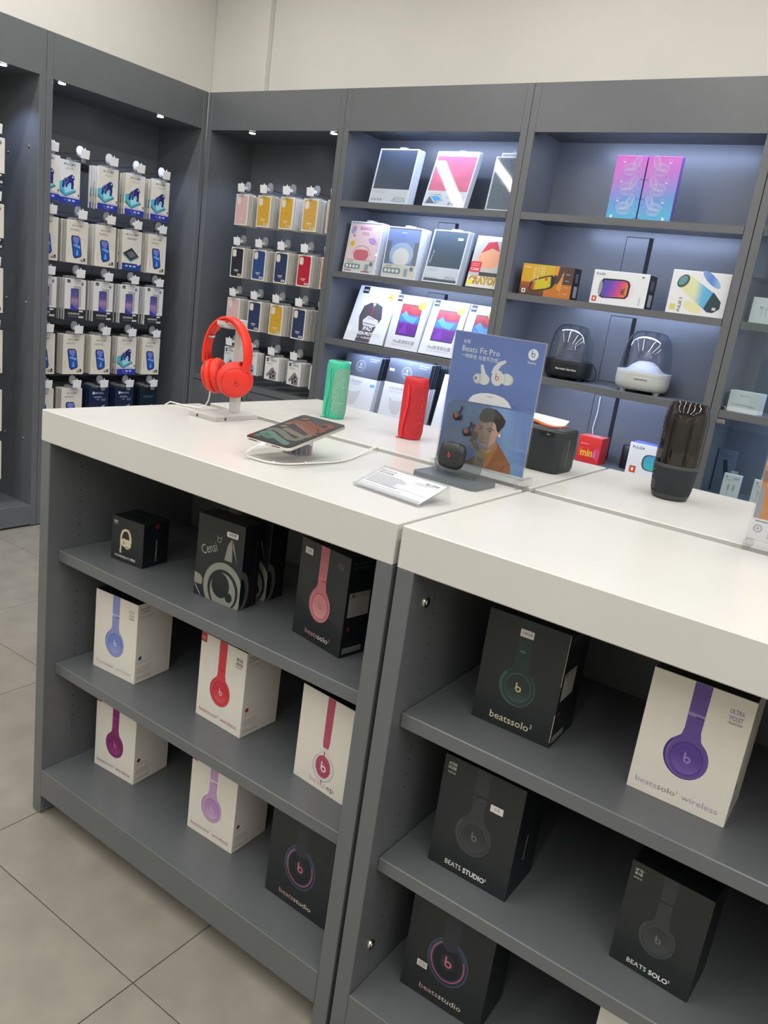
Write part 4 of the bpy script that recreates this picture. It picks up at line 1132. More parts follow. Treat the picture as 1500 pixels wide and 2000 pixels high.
def speaker_box(label, x, y, z, w, d, h, mf, ms, draw, side=None, rot=0.0, top=None):
    t = thing('speaker_box', label, 'box', (x, y, z), (0, 0, math.radians(rot)), 'boxed speakers')
    carton('carton', t, w, d, h, mf, ms, top or ms)
    P = Print('front', w, h, d); draw(P, w * 1000, h * 1000); P.build('front_print', t)
    if side:
        Q = Print('right', w, h, d); side(Q, d * 1000, h * 1000); Q.build('side_print', t)
    return t
BLK = mat('black_gloss_card', '17181c', 0.3); WHT = mat('white_gloss_card', 'e4e5e6', 0.3)
def s_label(Q, D, H):
    Q.rect(0.6, 0.6, D - 1.2, H - 1.2, BLK); Q.rect(D * 0.30, 12, D * 0.45, H * 0.36, 'a8a8a6'); Q.lines(D * 0.30, H * 0.8, D * 0.4, 6, 7, '8c8c8c', 3.0); Q.rect(D - 4, 1, 3, H - 2, 'c8b8c0')
def d_p4(P, W, H):
    P.rect(0.3, H * 0.42, W * 0.64, H * 0.58 - 0.3, gradient('amber_sky', [(0.0, 'd9a226'), (1.0, 'c8b038')], 0, 0.0, 0.17)); P.rect(0.3, 0.3, W * 0.48, H * 0.42, gradient('amber_low', [(0.0, '4a3630'), (0.5, '7a4428'), (1.0, 'a8602a')], 2, 0.0, 0.062))
    P.rect(W * 0.48, 0.3, W * 0.52 - 0.3, H * 0.44, 'c07430'); P.rect(W * 0.64, H * 0.44, W * 0.36 - 0.3, H * 0.56 - 0.3, '54403a')
    P.poly([(W * 0.62, H - 0.4), (W * 0.72, H - 0.4), (W * 0.70, H * 0.70), (W * 0.60, H * 0.74)], 'd89a3c'); P.poly([(W * 0.70, H * 0.30), (W * 0.82, H * 0.86), (W * 0.80, H * 0.20)], 'd4963c')
    P.poly([(48, 32), (52, 62), (66, 76), (132, 98), (160, 104), (176, 96), (180, 64), (168, 44), (140, 34), (70, 20), (56, 22)], '33302c')
    P.poly([(56, 32), (60, 58), (70, 70), (132, 92), (156, 97), (160, 50), (138, 40), (70, 26), (60, 27)], gradient('pulse_amber', [(0.0, 'a83a30'), (0.12, 'b03c38'), (0.25, 'c8b828'), (0.8, 'ccbe30'), (1.0, 'b8a848')], 0, 0.056, 0.16))
    P.rr(126, 76, 13, 15, 2, 'c8582c'); P.text('PULSE4', 10, H - 20, 11, 'f0e6c8', off=0.01)
    P.text('SOUND', 60, H - 14, 20, 'ecd8a0', rot=-90, width=None, off=0.01); P.text('YOU CAN', 82, H - 12, 14, 'ecd8a0', rot=-90, off=0.01); P.text('SEE', 118, H - 48, 28, 'ecd8a0', off=0.0, rot=90)
    P.rect(12, 10, 20, 20, 'dfe3e2'); P.rect(18, 15, 8, 10, '4a4a48')
    for i in range(4): P.ell(W * 0.80, 20 + i * 30, 5, 5, 'b09080'); P.lines(W * 0.86, 22 + i * 30, 22, 1, 3, 'c8b0a0', 3)
speaker_box('orange boxed speaker on the second shelf', 0.0065, 2.56, S2, 0.2685, 0.095, 0.148, mat('amber_card', '6a4a38', 0.35), BLK, d_p4, s_label)
RAIN = gradient('pulse_rainbow', [(0.0, '5a4aa8'), (0.18, '8a4ab0'), (0.42, 'd04a78'), (0.68, 'e08a3a'), (1.0, 'd8c83a')], 0, 0.05, 0.195, axis2=(2, -0.35))
def d_p5(P, W, H):
    P.ell(158, 72, 44, 46, 'ecd6dc')
    P.poly([(34, 62), (38, 100), (50, 116), (150, 118), (172, 112), (182, 96), (180, 48), (168, 34), (60, 28), (42, 34)], '2c2c32')
    P.poly([(52, 36), (50, 60), (54, 108), (150, 112), (166, 106), (172, 92), (170, 50), (160, 40), (70, 33)], RAIN); P.ell(42, 72, 9, 36, '9a9aa0')
    P.text('JBL', 158, 48, 24, '2a2622', rot=90, off=0.02)
    P.text('PULSE5', 12, H - 22, 14, '4c4e52', off=0.014); P.rect(10, 10, 22, 24, 'c83a2c'); P.rect(16, 16, 9, 12, 'e8d8d4'); P.text('Bluetooth', W - 26, 12, 9, '6a6e9c', rot=90); P.ell(W - 30, H - 16, 6, 4, '77797c')
speaker_box('white boxed speaker with a rainbow lit speaker picture', 0.374, 2.56, S2, 0.2635, 0.115, 0.1515, WHT, BLK, d_p5, s_label)
def d_p3(P, W, H):
    P.ell(170, 156, 52, 17, gradient('blue_smear', [(0.0, '8aa4d8'), (0.5, '5a88cc'), (1.0, 'a8c8e4')], 0, 0.12, 0.22), rot=-38)
    P.ell(112, 34, 44, 22, 'e2ddb0', rot=-20)
    P.poly([(36, 142), (58, 168), (86, 162), (200, 96), (228, 66), (224, 34), (200, 18), (176, 20), (64, 96), (36, 120)], gradient('pulse_sky', [(0.0, 'e2dc9c'), (0.35, 'd8dcb4'), (0.55, '6ab4d8'), (1.0, '3a92cc')], 0, 0.05, 0.22))
    P.poly([(188, 106), (226, 68), (228, 40), (204, 20), (178, 20), (160, 34)], '33444a'); P.ell(52, 140, 22, 31, '3f5c5e', rot=-36); P.ell(50, 142, 15, 23, '6a9496', rot=-36); P.rr(196, 30, 16, 12, 2, 'c9cbb8')
    P.rr(14, 14, 26, 26, 3, 'd8cc78'); P.text('PULSE 3', 62, 10, 18, '55585a', rot=90, off=0.02)
speaker_box('white boxed speaker with a yellow and blue speaker picture', 0.7345, 2.56, S2, 0.2495, 0.10, 0.1855, WHT, WHT, d_p3)
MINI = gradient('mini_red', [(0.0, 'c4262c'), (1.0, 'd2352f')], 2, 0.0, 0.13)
def d_mini(P, W, H):
    for r, c in ((44, 'd8742c'), (56, 'd0502c')): P.ring(W * 0.5, 52, r, r * 0.8, 4, c, a0=140, a1=220); P.ring(W * 0.5, 52, r, r * 0.8, 4, 'c860a0', a0=-40, a1=40)
    P.text('min', 20, 34, 52, 'e0b03a', width=62, off=0.03); P.text('i', 86, 34, 52, 'd870a8', off=0.03); P.lines(12, 92, 44, 1, 3, 'e89a94', 3)
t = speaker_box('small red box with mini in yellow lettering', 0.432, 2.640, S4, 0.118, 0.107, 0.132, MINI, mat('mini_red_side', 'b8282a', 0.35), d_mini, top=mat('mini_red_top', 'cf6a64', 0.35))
T = Print('top', 0.118, 0.132); T.rr(44, 40, 42, 34, 6, 'b9b4c4'); T.build('top_print', t)
def d_p4w(P, W, H):
    P.poly(rrect(70, 36, 260, 112, 30), '4a4e58'); P.poly(rrect(78, 40, 258, 108, 26), gradient('pulse_teal', [(0.0, '4ac0b8'), (0.6, '46a8c0'), (1.0, '5a8ad0')], 2, 0.03, 0.12))
    P.text('PULSE4', 14, H - 26, 18, '4c4e52', off=0.014); P.rect(18, 14, 30, 32, 'd04a2c'); P.rect(27, 22, 11, 16, 'f0dcd4')
speaker_box('white boxed speaker with a teal speaker picture behind the smoky one', 0.700, 2.60, S4, 0.275, 0.11, 0.155, WHT, WHT, d_p4w, top=mat('blue_card_top', '6a74c8', 0.4))
o = MB().lathe([(0.03, 0), (0.034, 0.006), (0.034, 0.108), (0.03, 0.114)], 24, BLACKP, (0.655, 2.755, S4)).build('small_speaker', None, smooth=40)
tag(o, 'small black speaker half hidden left of the teal speaker box', 'speaker')

DOME = clear('dome_clear', 'f2f4f7', 1.9, 0.01, 1.5, 0.0)
def dome_speaker(label, loc, R, base, cone, name_text, bar, yaw):
    t = thing('dome_speaker', label, 'speaker', loc, (0, 0, math.radians(yaw)), 'clear domed speakers')
    k = R / 0.125
    prof = [(0.085, 0.012), (0.112, 0.016), (0.122, 0.030), (0.125, 0.05), (0.125, 0.086)]
    MB().lathe([(r * k, z * k) for r, z in prof], 56, base, power=2.7).build('base', t, smooth=50)
    MB().lathe([(0.1255 * k, 0.0862 * k), (0.1245 * k, 0.1005 * k), (0.118 * k, 0.1015 * k)], 56, base, power=2.7).build('base_ring', t, smooth=50)
    MB().lathe([(0.10 * k, 0.098 * k), (0.085 * k, 0.106 * k), (0.060 * k, 0.130 * k), (0.036 * k, 0.146 * k), (0.018 * k, 0.149 * k)], 48, cone).build('cone', t, smooth=60)
    rg = MB()
    for i in range(9):
        r = (0.112 - i * 0.0085) * k; z = (0.1025 + [0, .001, .003, .006, .012, .019, .026, .033, .038][i]) * k
        rg.tube([(r * math.cos(a), r * math.sin(a), z) for a in [2 * PI * j / 40 for j in range(40)]], 0.0006, cone, 5, True)
    q = rg.build('cone_ridges', t); q['kind'] = 'stuff'
    dm = [(0.117, 0.10), (0.1155, 0.14), (0.111, 0.19), (0.102, 0.235), (0.090, 0.262), (0.072, 0.280), (0.048, 0.288), (0.036, 0.286)]
    MB().lathe([(r * k, z * k) for r, z in dm], 64, DOME, power=2.35, cap=False).build('dome', t, smooth=80)
    MB().lathe([(0.036 * k, 0.286 * k), (0.034 * k, 0.26 * k), (0.037 * k, 0.20 * k), (0.048 * k, 0.158 * k)], 40, DOME, cap=False).build('inner_funnel', t, smooth=80)
    for a in (40, 140, 220, 320):
        x, y = 0.098 * k * math.cos(math.radians(a)), 0.098 * k * math.sin(math.radians(a))
        MB().cyl((x, y, 0), (x, y, 0.020), 0.013, base, 14, 0.02).build('foot', t, smooth=40)
    P = MB()
    if bar: P.prism(rrect(-0.03, 0.064 * k, 0.03, 0.070 * k, 0.003), -0.1268 * k, -0.1235 * k, STEEL, 'y').build('metal_bar', t)
    if name_text:
        vs, fs, tw = text_polys(name_text, 0.006); s = 0.10 / tw
        P.add([(x * s - 0.04, -0.1258 * k, 0.052 * k + y * s) for x, y in vs], fs, ink('d8d8d4')); P.build('lettering', t, fix=False)
    return t
AURAW = mat('pale_grey_shell', 'c2c4be', 0.5, noise=0.02, nscale=60); AURAB = mat('black_shell', '1b1d20', 0.35)
dome_speaker('pale grey speaker under a clear dome', (0.664, 2.690, S3), 0.124, AURAW, mat('pale_cone', 'c9cad2', 0.4), None, True, 12)
dome_speaker('black speaker under a clear dome', (0.283, 2.690, S3), 0.116, AURAB, mat('dark_cone', '3a3e46', 0.35), 'harman kardon', False, 12)
o = MB().tube([(0.392, 2.735, 1.372), (0.408, 2.74, 1.352), (0.415, 2.745, 1.325), (0.408, 2.75, 1.300), (0.385, 2.755, 1.291), (0.33, 2.78, 1.2905)], 0.0022, BLACKP, 8).build('power_cable', None, smooth=60)
tag(o, 'thin black power cable beside the black domed speaker', 'cable')
o = MB().tube([(0.434, 2.815, 1.22), (0.437, 2.812, 1.14), (0.430, 2.81, 1.06), (0.443, 2.806, 0.99), (0.440, 2.80, 0.93), (0.435, 2.79, 0.9085)], 0.0022, WHITEP, 8).build('white_cable', None, smooth=60)
tag(o, 'thin white cable hanging behind the small red box', 'cable')

# ------------------------------------------------------------------ glass cabinet at the right edge
def glass_cabinet():
    x0, w = 1.0323, 1.1
    t = cabinet('grey wall cabinet with glass doors at the right edge of the photo', (x0, 2.522, 0), 0, w, 0.308, SH, leds=True, doors=True, low=0.905)
    for z0, z1, nm in ((1.31, 2.392, 'upper'), (0.909, 1.252, 'lower')):
        for a, b in ((0.040, w / 2 - 0.001), (w / 2 + 0.001, w - 0.040)):
            d = MB().box(a, -0.009, z0, b, -0.003, z1, GLASS).build('glass_door', t)
            MB().box(a - 0.002, -0.014, z1 - 0.022, a + 0.032, -0.0005, z1 - 0.004, STEEL, 0.002).build('hinge_clip', d)
    MB().box(0.038, 0.01, 1.838, w - 0.038, 0.29, 1.845, GLASS).build('glass_shelf', t)
    MB().box(0.35, 0.3055, 0.91, 0.353, 0.3078, 2.40, GREYD).build('panel_seam', t)
glass_cabinet()
def d_buds(P, W, H):
    P.stroke([(44, 30), (46, 60)], 7, 'cfd2d0'); P.stroke([(62, 30), (60, 60)], 7, 'cfd2d0'); P.ell(42, 64, 9, 7, 'cfd2d0'); P.ell(66, 64, 9, 7, 'cfd2d0'); P.ell(38, 66, 3, 3, '77797a')
t = thing('earbud_box', 'white earbud box behind the glass on the second shelf', 'box', (1.0885, 2.56, 1.664)); carton('carton', t, 0.106, 0.03, 0.106, WHT)
P = Print('front'); d_buds(P, 106, 106); P.build('front_print', t)
for i in range(3):
    t = thing('mouse_box', 'white computer mouse box behind the glass, %s of three from the front' % ORD[i], 'box', (1.0885 + i * 0.004, 2.56 + i * 0.026, 1.287), group='white mouse boxes')
    carton('carton', t, 0.128, 0.024, 0.091, WHT)
    P = Print('front'); P.text('Magic Mouse', 40, 68, 11, '8a8c8c', width=46); P.poly([(14, 32), (40, 42), (72, 44), (104, 38), (118, 28), (90, 26), (50, 28)], 'b9bcbc'); P.poly([(14, 34), (40, 43), (72, 45), (104, 39), (118, 30), (70, 36)], 'dfe1e0'); P.build('front_print', t)
t = thing('watch_puck', 'small silver gadget with a black face beside the mouse boxes', 'gadget', (1.0705, 2.545, 1.287))
MB().box(0, 0, 0, 0.0165, 0.02, 0.016, STEEL, 0.003).build('body', t); MB().box(0.002, -0.0006, 0.004, 0.0145, 0.0, 0.013, BLACKP).build('face', t)
def d_cab(P, W, H):
    P.ell(14, H - 14, 3, 3, '4a4a4a'); P.lines(10, H - 24, 30, 2, 4, 'b0b2b0', 1.4); P.rect(W - 34, H - 22, 26, 10, 'c0c2c0')
    for x in (28, 50): P.rr(x - 5, 42, 10, 18, 2, 'b4b8b6'); P.rect(x - 3, 60, 6, 7, 'a0a4a2'); P.stroke([(x, 42), (x - 3, 2)], 1.6, 'b4b8b6')
for i, x in enumerate((1.146, 1.272)):
    t = thing('cable_box', ('white charging cable box behind the lower glass, with two plugs' if i == 0 else 'white charging cable box behind the orange poster'), 'box', (x, 2.565, 0.905), group='white cable boxes')
    carton('carton', t, 0.075, 0.022, 0.113, WHT); P = Print('front'); d_cab(P, 75, 113); P.build('front_print', t)
    MB().prism(rrect(0.022, 0.112, 0.053, 0.128, 0.003), 0.010, 0.0112, CLEARW, 'y').build('hang_tab', t)
t = thing('reflected_holder', 'dark phone holder pack, solid stand-in for a reflection in the lower glass', 'box', (1.076, 2.70, 0.905)); carton('carton', t, 0.08, 0.03, 0.20, mat('reflection_card', '5c6672', 0.4))  # solid box stands in for a faint reflection in the door glass
P = Print('front'); P.poly([(26, 150), (44, 154), (66, 62), (46, 52)], '2a2f38'); P.text('MOMAX', 14, 168, 14, '3c444e', width=50); P.build('front_print', t)
t = thing('cream_light_slab', 'cream slab coloured like yellow light, on the top shelf behind glass', 'tray', (1.075, 2.60, 2.041)); MB().box(0, 0, 0, 0.25, 0.16, 0.018, mat('painted_cream_light', 'e6d79a', 0.45), 0.003).build('tray', t); MB().box(0.01, 0.01, 0.018, 0.24, 0.15, 0.021, WHT).build('insert', t)  # cream colour paints the yellow light on this shelf

# ------------------------------------------------------------------ things on the white counter
FROST = clear('frosted_acrylic', 'ffffff', 1.0, 0.25, 1.49, 0.62, 'dcdad6')
RED = mat('matt_red_plastic', 'e8301f', 0.42); REDD = mat('dark_red_plastic', 'a8241c', 0.35); REDC = mat('red_leatherette', 'e23524', 0.5)
def headphones_and_stand():
    bx, by = 0.200, 0.433
    t = thing('headphone_stand', 'frosted acrylic stand holding the red headphones', 'stand', (bx, by, TOP))
    MB().box(-0.052, -0.083, 0, 0.052, 0.083, 0.0135, FROST, 0.001).build('base', t)
    MB().box(-0.008, 0.024, 0.0137, 0.016, 0.046, 0.272, FROST, 0.001).build('post', t)
    MB().prism([(0.024, 0.258), (0.024, 0.250), (-0.010, 0.246), (-0.034, 0.248), (-0.046, 0.256), (-0.047, 0.266), (-0.041, 0.266), (-0.034, 0.2565), (-0.010, 0.256)], -0.008, 0.016, FROST, 'x').build('arm', t)
    for loc, ax in (((-0.018, -0.0835, 0.0065), (0, -1, 0)), ((0.0525, -0.045, 0.0065), (1, 0, 0))):
        MB().cyl((0, 0, 0), Vector(ax) * 0.0008, 0.0035, mat('dark_screw', '4a4a48', 0.4, metal=0.8), 10).build('screw', t, loc)
    h = thing('headphones', 'bright red over-ear headphones hanging on the acrylic stand', 'headphones', (bx + 0.004, by - 0.012, TOP))
    rx, rz, zc = 0.076, 0.098, 0.172
    def band(t0, t1, w, th, off, m, n=40, taper=1.0):
        vs = []; fs = []; sec = [(-0.5, -0.3), (-0.5, 0.3), (-0.36, 0.5), (0.36, 0.5), (0.5, 0.3), (0.5, -0.3), (0.36, -0.5), (-0.36, -0.5)]
        for i in range(n + 1):
            a = math.radians(t0 + (t1 - t0) * i / n)
            c = Vector((rx * math.cos(a), 0, zc + rz * math.sin(a))); nn = Vector((math.cos(a) / rx, 0, math.sin(a) / rz)).normalized()
            e = abs(2 * i / n - 1); ww = w * (1 - (1 - taper) * (1 - e))
            for u, v in sec: vs.append(c + nn * (off + v * th) + Vector((0, u * ww, 0)))
        for i in range(n):
            for k in range(8): fs.append((i * 8 + k, i * 8 + (k + 1) % 8, i * 8 + 8 + (k + 1) % 8, i * 8 + 8 + k))
        fs += [tuple(range(8)), tuple(n * 8 + k for k in range(7, -1, -1))]
        return MB().add(vs, fs, m)
    band(-18, 196, 0.030, 0.0095, 0.004, RED).build('headband', h, smooth=50)
    band(40, 140, 0.024, 0.006, -0.0035, REDC).build('headband_cushion', h, smooth=50)
    band(150, 154, 0.022, 0.004, -0.003, STEEL, 4).build('size_mark', h, smooth=50)
    band(192, 210, 0.020, 0.005, 0.002, REDD, 8).build('slider', h, smooth=50)
    band(-30, -16, 0.022, 0.005, 0.002, REDD, 8).build('slider', h, smooth=50)
    def cup_build(loc, rot, outer_logo):
        Rm = Matrix.Rotation(PI / 2, 4, 'Y')
        def lat(prof, m, n=48):
            mb = MB().lathe(prof, n, m); mb.v = [tuple(Rm @ Vector(v)) for v in mb.v]; return mb
        c = lat([(0.044, -0.004), (0.0485, -0.001), (0.0490, 0.004), (0.0460, 0.011), (0.0405, 0.0152)], RED).build('ear_cup', h, loc, rot, smooth=45)
        lat([(0.0402, 0.0148), (0.0400, 0.0175), (0.0388, 0.019)], REDD).build('groove_ring', c, smooth=45)
        lat([(0.0388, 0.0185), (0.0388, 0.0225), (0.0365, 0.0245), (0.0, 0.0250)], RED).build('cup_cap', c, smooth=45)
        # cushion: a soft ring on the inner side
        q = MB(); n, k = 40, 12; vs = []; fs = []
        for i in range(n):
            a = 2 * PI * i / n
            for j in range(k):
                b = 2 * PI * j / k; r = 0.0345 + 0.0145 * math.cos(b)
                vs.append((-0.014 + 0.0140 * math.sin(b), r * math.cos(a), r * math.sin(a)))
        for i in range(n):
            for j in range(k): fs.append((i * k + j, ((i + 1) % n) * k + j, ((i + 1) % n) * k + (j + 1) % k, i * k + (j + 1) % k))
        q.add(vs, fs, REDC).build('ear_cushion', c, smooth=60)
        if outer_logo:
            g = MB(); A = ellipse(0, -0.002, 0.0058, 0.0058, 24); B = ellipse(0, -0.002, 0.0040, 0.0040, 24)
            g.add([(0.0252, u, v) for u, v in A + B], [(i, (i + 1) % 24, 24 + (i + 1) % 24, 24 + i) for i in range(24)], ink('8a1c14'))
            g.add([(0.0252, u, v) for u, v in ((-0.0058, -0.002), (-0.0040, -0.002), (-0.0040, 0.0105), (-0.0058, 0.0105))], [(0, 1, 2, 3)], ink('8a1c14'))
            g.build('logo', c, fix=False)
        return c
    cup_build((0.046, -0.006, 0.112), (0, math.radians(12), math.radians(-34)), True)
    cup_build((-0.046, 0.004, 0.110), (0, math.radians(14), math.radians(180 + 24)), False)
    # yokes join the band to the cups
    MB().prism([(-0.030, 0.138), (0.020, 0.142), (0.012, 0.152), (0.011, 0.166), (-0.011, 0.166), (-0.013, 0.152)], 0.0595, 0.0655, REDD, 'x').build('yoke', h)
    MB().prism([(-0.020, 0.142), (0.020, 0.142), (0.011, 0.152), (0.009, 0.168), (-0.009, 0.168), (-0.011, 0.152)], -0.070, -0.064, REDD, 'x').build('yoke', h)
    o = MB().tube([(0.140, 0.43, 1.238), (0.138, 0.432, 1.222), (0.132, 0.435, 1.205), (0.118, 0.438, 1.188), (0.095, 0.44, 1.1765), (0.060, 0.438, 1.1730), (0.030, 0.432, 1.1728), (0.006, 0.424, 1.1745), (-0.006, 0.415, 1.176), (-0.009, 0.40, 1.168), (-0.008, 0.385, 1.12), (-0.008, 0.37, 1.0)], 0.0020, WHITEP, 8).build('charging_cable', None, smooth=60)
    tag(o, 'thin white cable running from the red headphones over the counter edge', 'cable')
headphones_and_stand()

def tablet():
    w, l, th = 0.137, 0.200, 0.0065; a = math.radians(12.2)
    t = thing('tablet', 'small white tablet tilted on a clear puck, screen showing looping letters', 'tablet', (0.574, 0.133, 1.2065), (a, 0, -0.017))
    SIL = mat('starlight_metal', 'd8d2c8', 0.3, metal=0.6)
    MB().prism(rrect(0, 0, w, l, 0.012, 6), 0, th, SIL, 'z').build('body', t)
    MB().prism(rrect(0.001, 0.001, w - 0.001, l - 0.001, 0.0115, 6), th, th + 0.0004, mat('screen_bezel', '16171a', 0.1), 'z').build('bezel', t)
    SCR = 'screen'
    def px(c): return mat('screen_' + c, c, 0.12, emit=0.04)
    P = Print('top', h=th + 0.0004)
    P.poly(rrect(4, 4, 133, 196, 8), px('2f3038'))
    P.poly([(5, 12), (5, 30), (24, 11), (14, 5)], px('5a1824'))
    D = 11
    for pts, wd, c in (([(8, 22), (15, 33), (42, 27)], 15, '46625a'), ([(6, 43), (16, 54), (48, 40), (76, 29), (98, 21)], 17, '506c62'), ([(4, 69), (14, 78), (48, 66), (81, 50), (98, 51), (102, 64)], 17, '5c605a'),
                       ([(30, 94), (69, 82), (99, 76), (105, 87)], 17, '665e58'), ([(9, 124), (17, 140), (58, 122), (106, 100)], 17, '6c4c42'), ([(12, 145), (31, 151), (66, 133), (102, 120), (107, 132)], 17, '683e34'),
                       ([(38, 161), (72, 147), (96, 141), (108, 151), (104, 167), (90, 174), (84, 168)], 16, '64342c')):
        # smooth the centre line
        Q = []
        for i in range(len(pts) - 1):
            p0 = Vector(pts[max(i - 1, 0)]); p1 = Vector(pts[i]); p2 = Vector(pts[i + 1]); p3 = Vector(pts[min(i + 2, len(pts) - 1)])
            for k in range(6):
                s = k / 6; Q.append(0.5 * ((2 * p1) + (p2 - p0) * s + (2 * p0 - 5 * p1 + 4 * p2 - p3) * s * s + (3 * p1 - p0 - 3 * p2 + p3) * s ** 3))
        Q.append(Vector(pts[-1])); Q = [(q.x + D, q.y) for q in Q]
        P.stroke(Q, wd, px(c)); P.ell(Q[0][0], Q[0][1], wd / 2, wd / 2, px(c)); P.ell(Q[-1][0], Q[-1][1], wd / 2, wd / 2, px(c))
    P.ell(14 + D, 104, 9, 9, px('605c58')); P.ell(20 + D, 172, 9, 9, px('6a443a'))
    P.build('screen', t)
    for i in range(2): MB().box(0.015 + i * 0.07, -0.0003, 0.0022, 0.040 + i * 0.07, 0.0002, 0.0042, BLACKP).build('speaker_slot', t)
    MB().box(0.058, -0.016, 0.0012, 0.070, 0.0, 0.0056, WHITEP, 0.0012).build('plug', t)
    # wedge-shaped acrylic puck
    cx, cy, r = 0.607, 0.283, 0.036; n = 32
    vs = []
    for i in range(n): vs.append((cx + r * math.cos(2 * PI * i / n), cy + r * math.sin(2 * PI * i / n), TOP + 0.0002))
    for i in range(n):
        x, y = cx + r * math.cos(2 * PI * i / n), cy + r * math.sin(2 * PI * i / n)
        vs.append((x, y, 1.2065 + (y - 0.137) * math.tan(a) - 0.0008))
    fs = [(i, (i + 1) % n, n + (i + 1) % n, n + i) for i in range(n)] + [tuple(range(n - 1, -1, -1)), tuple(range(n, 2 * n))]
    PUCK = clear('puck_acrylic', 'e8e8ec', 1.6, 0.03, 1.49, 0.14, 'd8d8da')
    k = thing('tablet_puck', 'round clear acrylic puck under the tablet', 'stand', (0, 0, 0))
    MB().add(vs, fs, PUCK).build('puck', k, smooth=40)
    rg = MB().lathe([(0.0335, 0.002), (0.0335, 0.018)], 40, mat('puck_painted_refraction', 'b8bcc6', 0.4), (cx, cy, TOP), cap=False).build('painted_refraction_band', k, smooth=60)  # ring and stripes paint the coloured refractions inside the clear puck
    for i, c in enumerate(('3fb896', '4a4e5a', '6a7080', '5a6a90', 'c8503c', '8a8e9a')):
        a0 = -95 + i * 22
        q = MB(); A = [math.radians(a0 + j * 4) for j in range(5)]
        q.add([(cx + 0.0338 * math.cos(b), cy + 0.0338 * math.sin(b), TOP + z) for z in (0.003, 0.017) for b in A], [(j, j + 1, 5 + j + 1, 5 + j) for j in range(4)], ink(c)); q.build('painted_refraction_stripe', k, fix=False)
    path = [(0.637, 0.122, 1.208), (0.632, 0.112, 1.203), (0.618, 0.104, 1.192), (0.606, 0.106, 1.180), (0.612, 0.116, 1.1745), (0.632, 0.118, 1.1735), (0.660, 0.122, 1.1735), (0.690, 0.150, 1.1735), (0.712, 0.2325, 1.1735), (0.7214, 0.2967, 1.1735), (0.712, 0.36, 1.1735), (0.697, 0.41, 1.1740), (0.685, 0.46, 1.178), (0.673, 0.509, 1.180), (0.668, 0.530, 1.176), (0.667, 0.545, 1.150), (0.667, 0.545, 1.05)]
    sm = []
    for i in range(len(path) - 1):
        p0 = Vector(path[max(i - 1, 0)]); p1 = Vector(path[i]); p2 = Vector(path[i + 1]); p3 = Vector(path[min(i + 2, len(path) - 1)])
        for k2 in range(5):
            s = k2 / 5; sm.append(0.5 * ((2 * p1) + (p2 - p0) * s + (2 * p0 - 5 * p1 + 4 * p2 - p3) * s * s + (3 * p1 - p0 - 3 * p2 + p3) * s ** 3))
    c = thing('tablet_cable', 'white cable looping from the tablet to the counter gap', 'cable', (0, 0, 0))
    CAB = mat('cable_white', 'e6e4df', 0.4)
    MB().tube(sm, 0.0017, CAB, 8).build('cable', c, smooth=60)
    MB().tube([p + Vector((0.004, -0.002, -0.0001)) for p in sm[8:70]], 0.0011, CAB, 6).build('thin_wire', c, smooth=60)
    for i in (32, 38, 46, 60):
        p = sm[i]; d = (sm[i + 1] - sm[i - 1]).normalized()
        MB().cyl(p - d * 0.0025, p + d * 0.0025, 0.0036, CAB, 10).build('clip', c, smooth=40)
tablet()

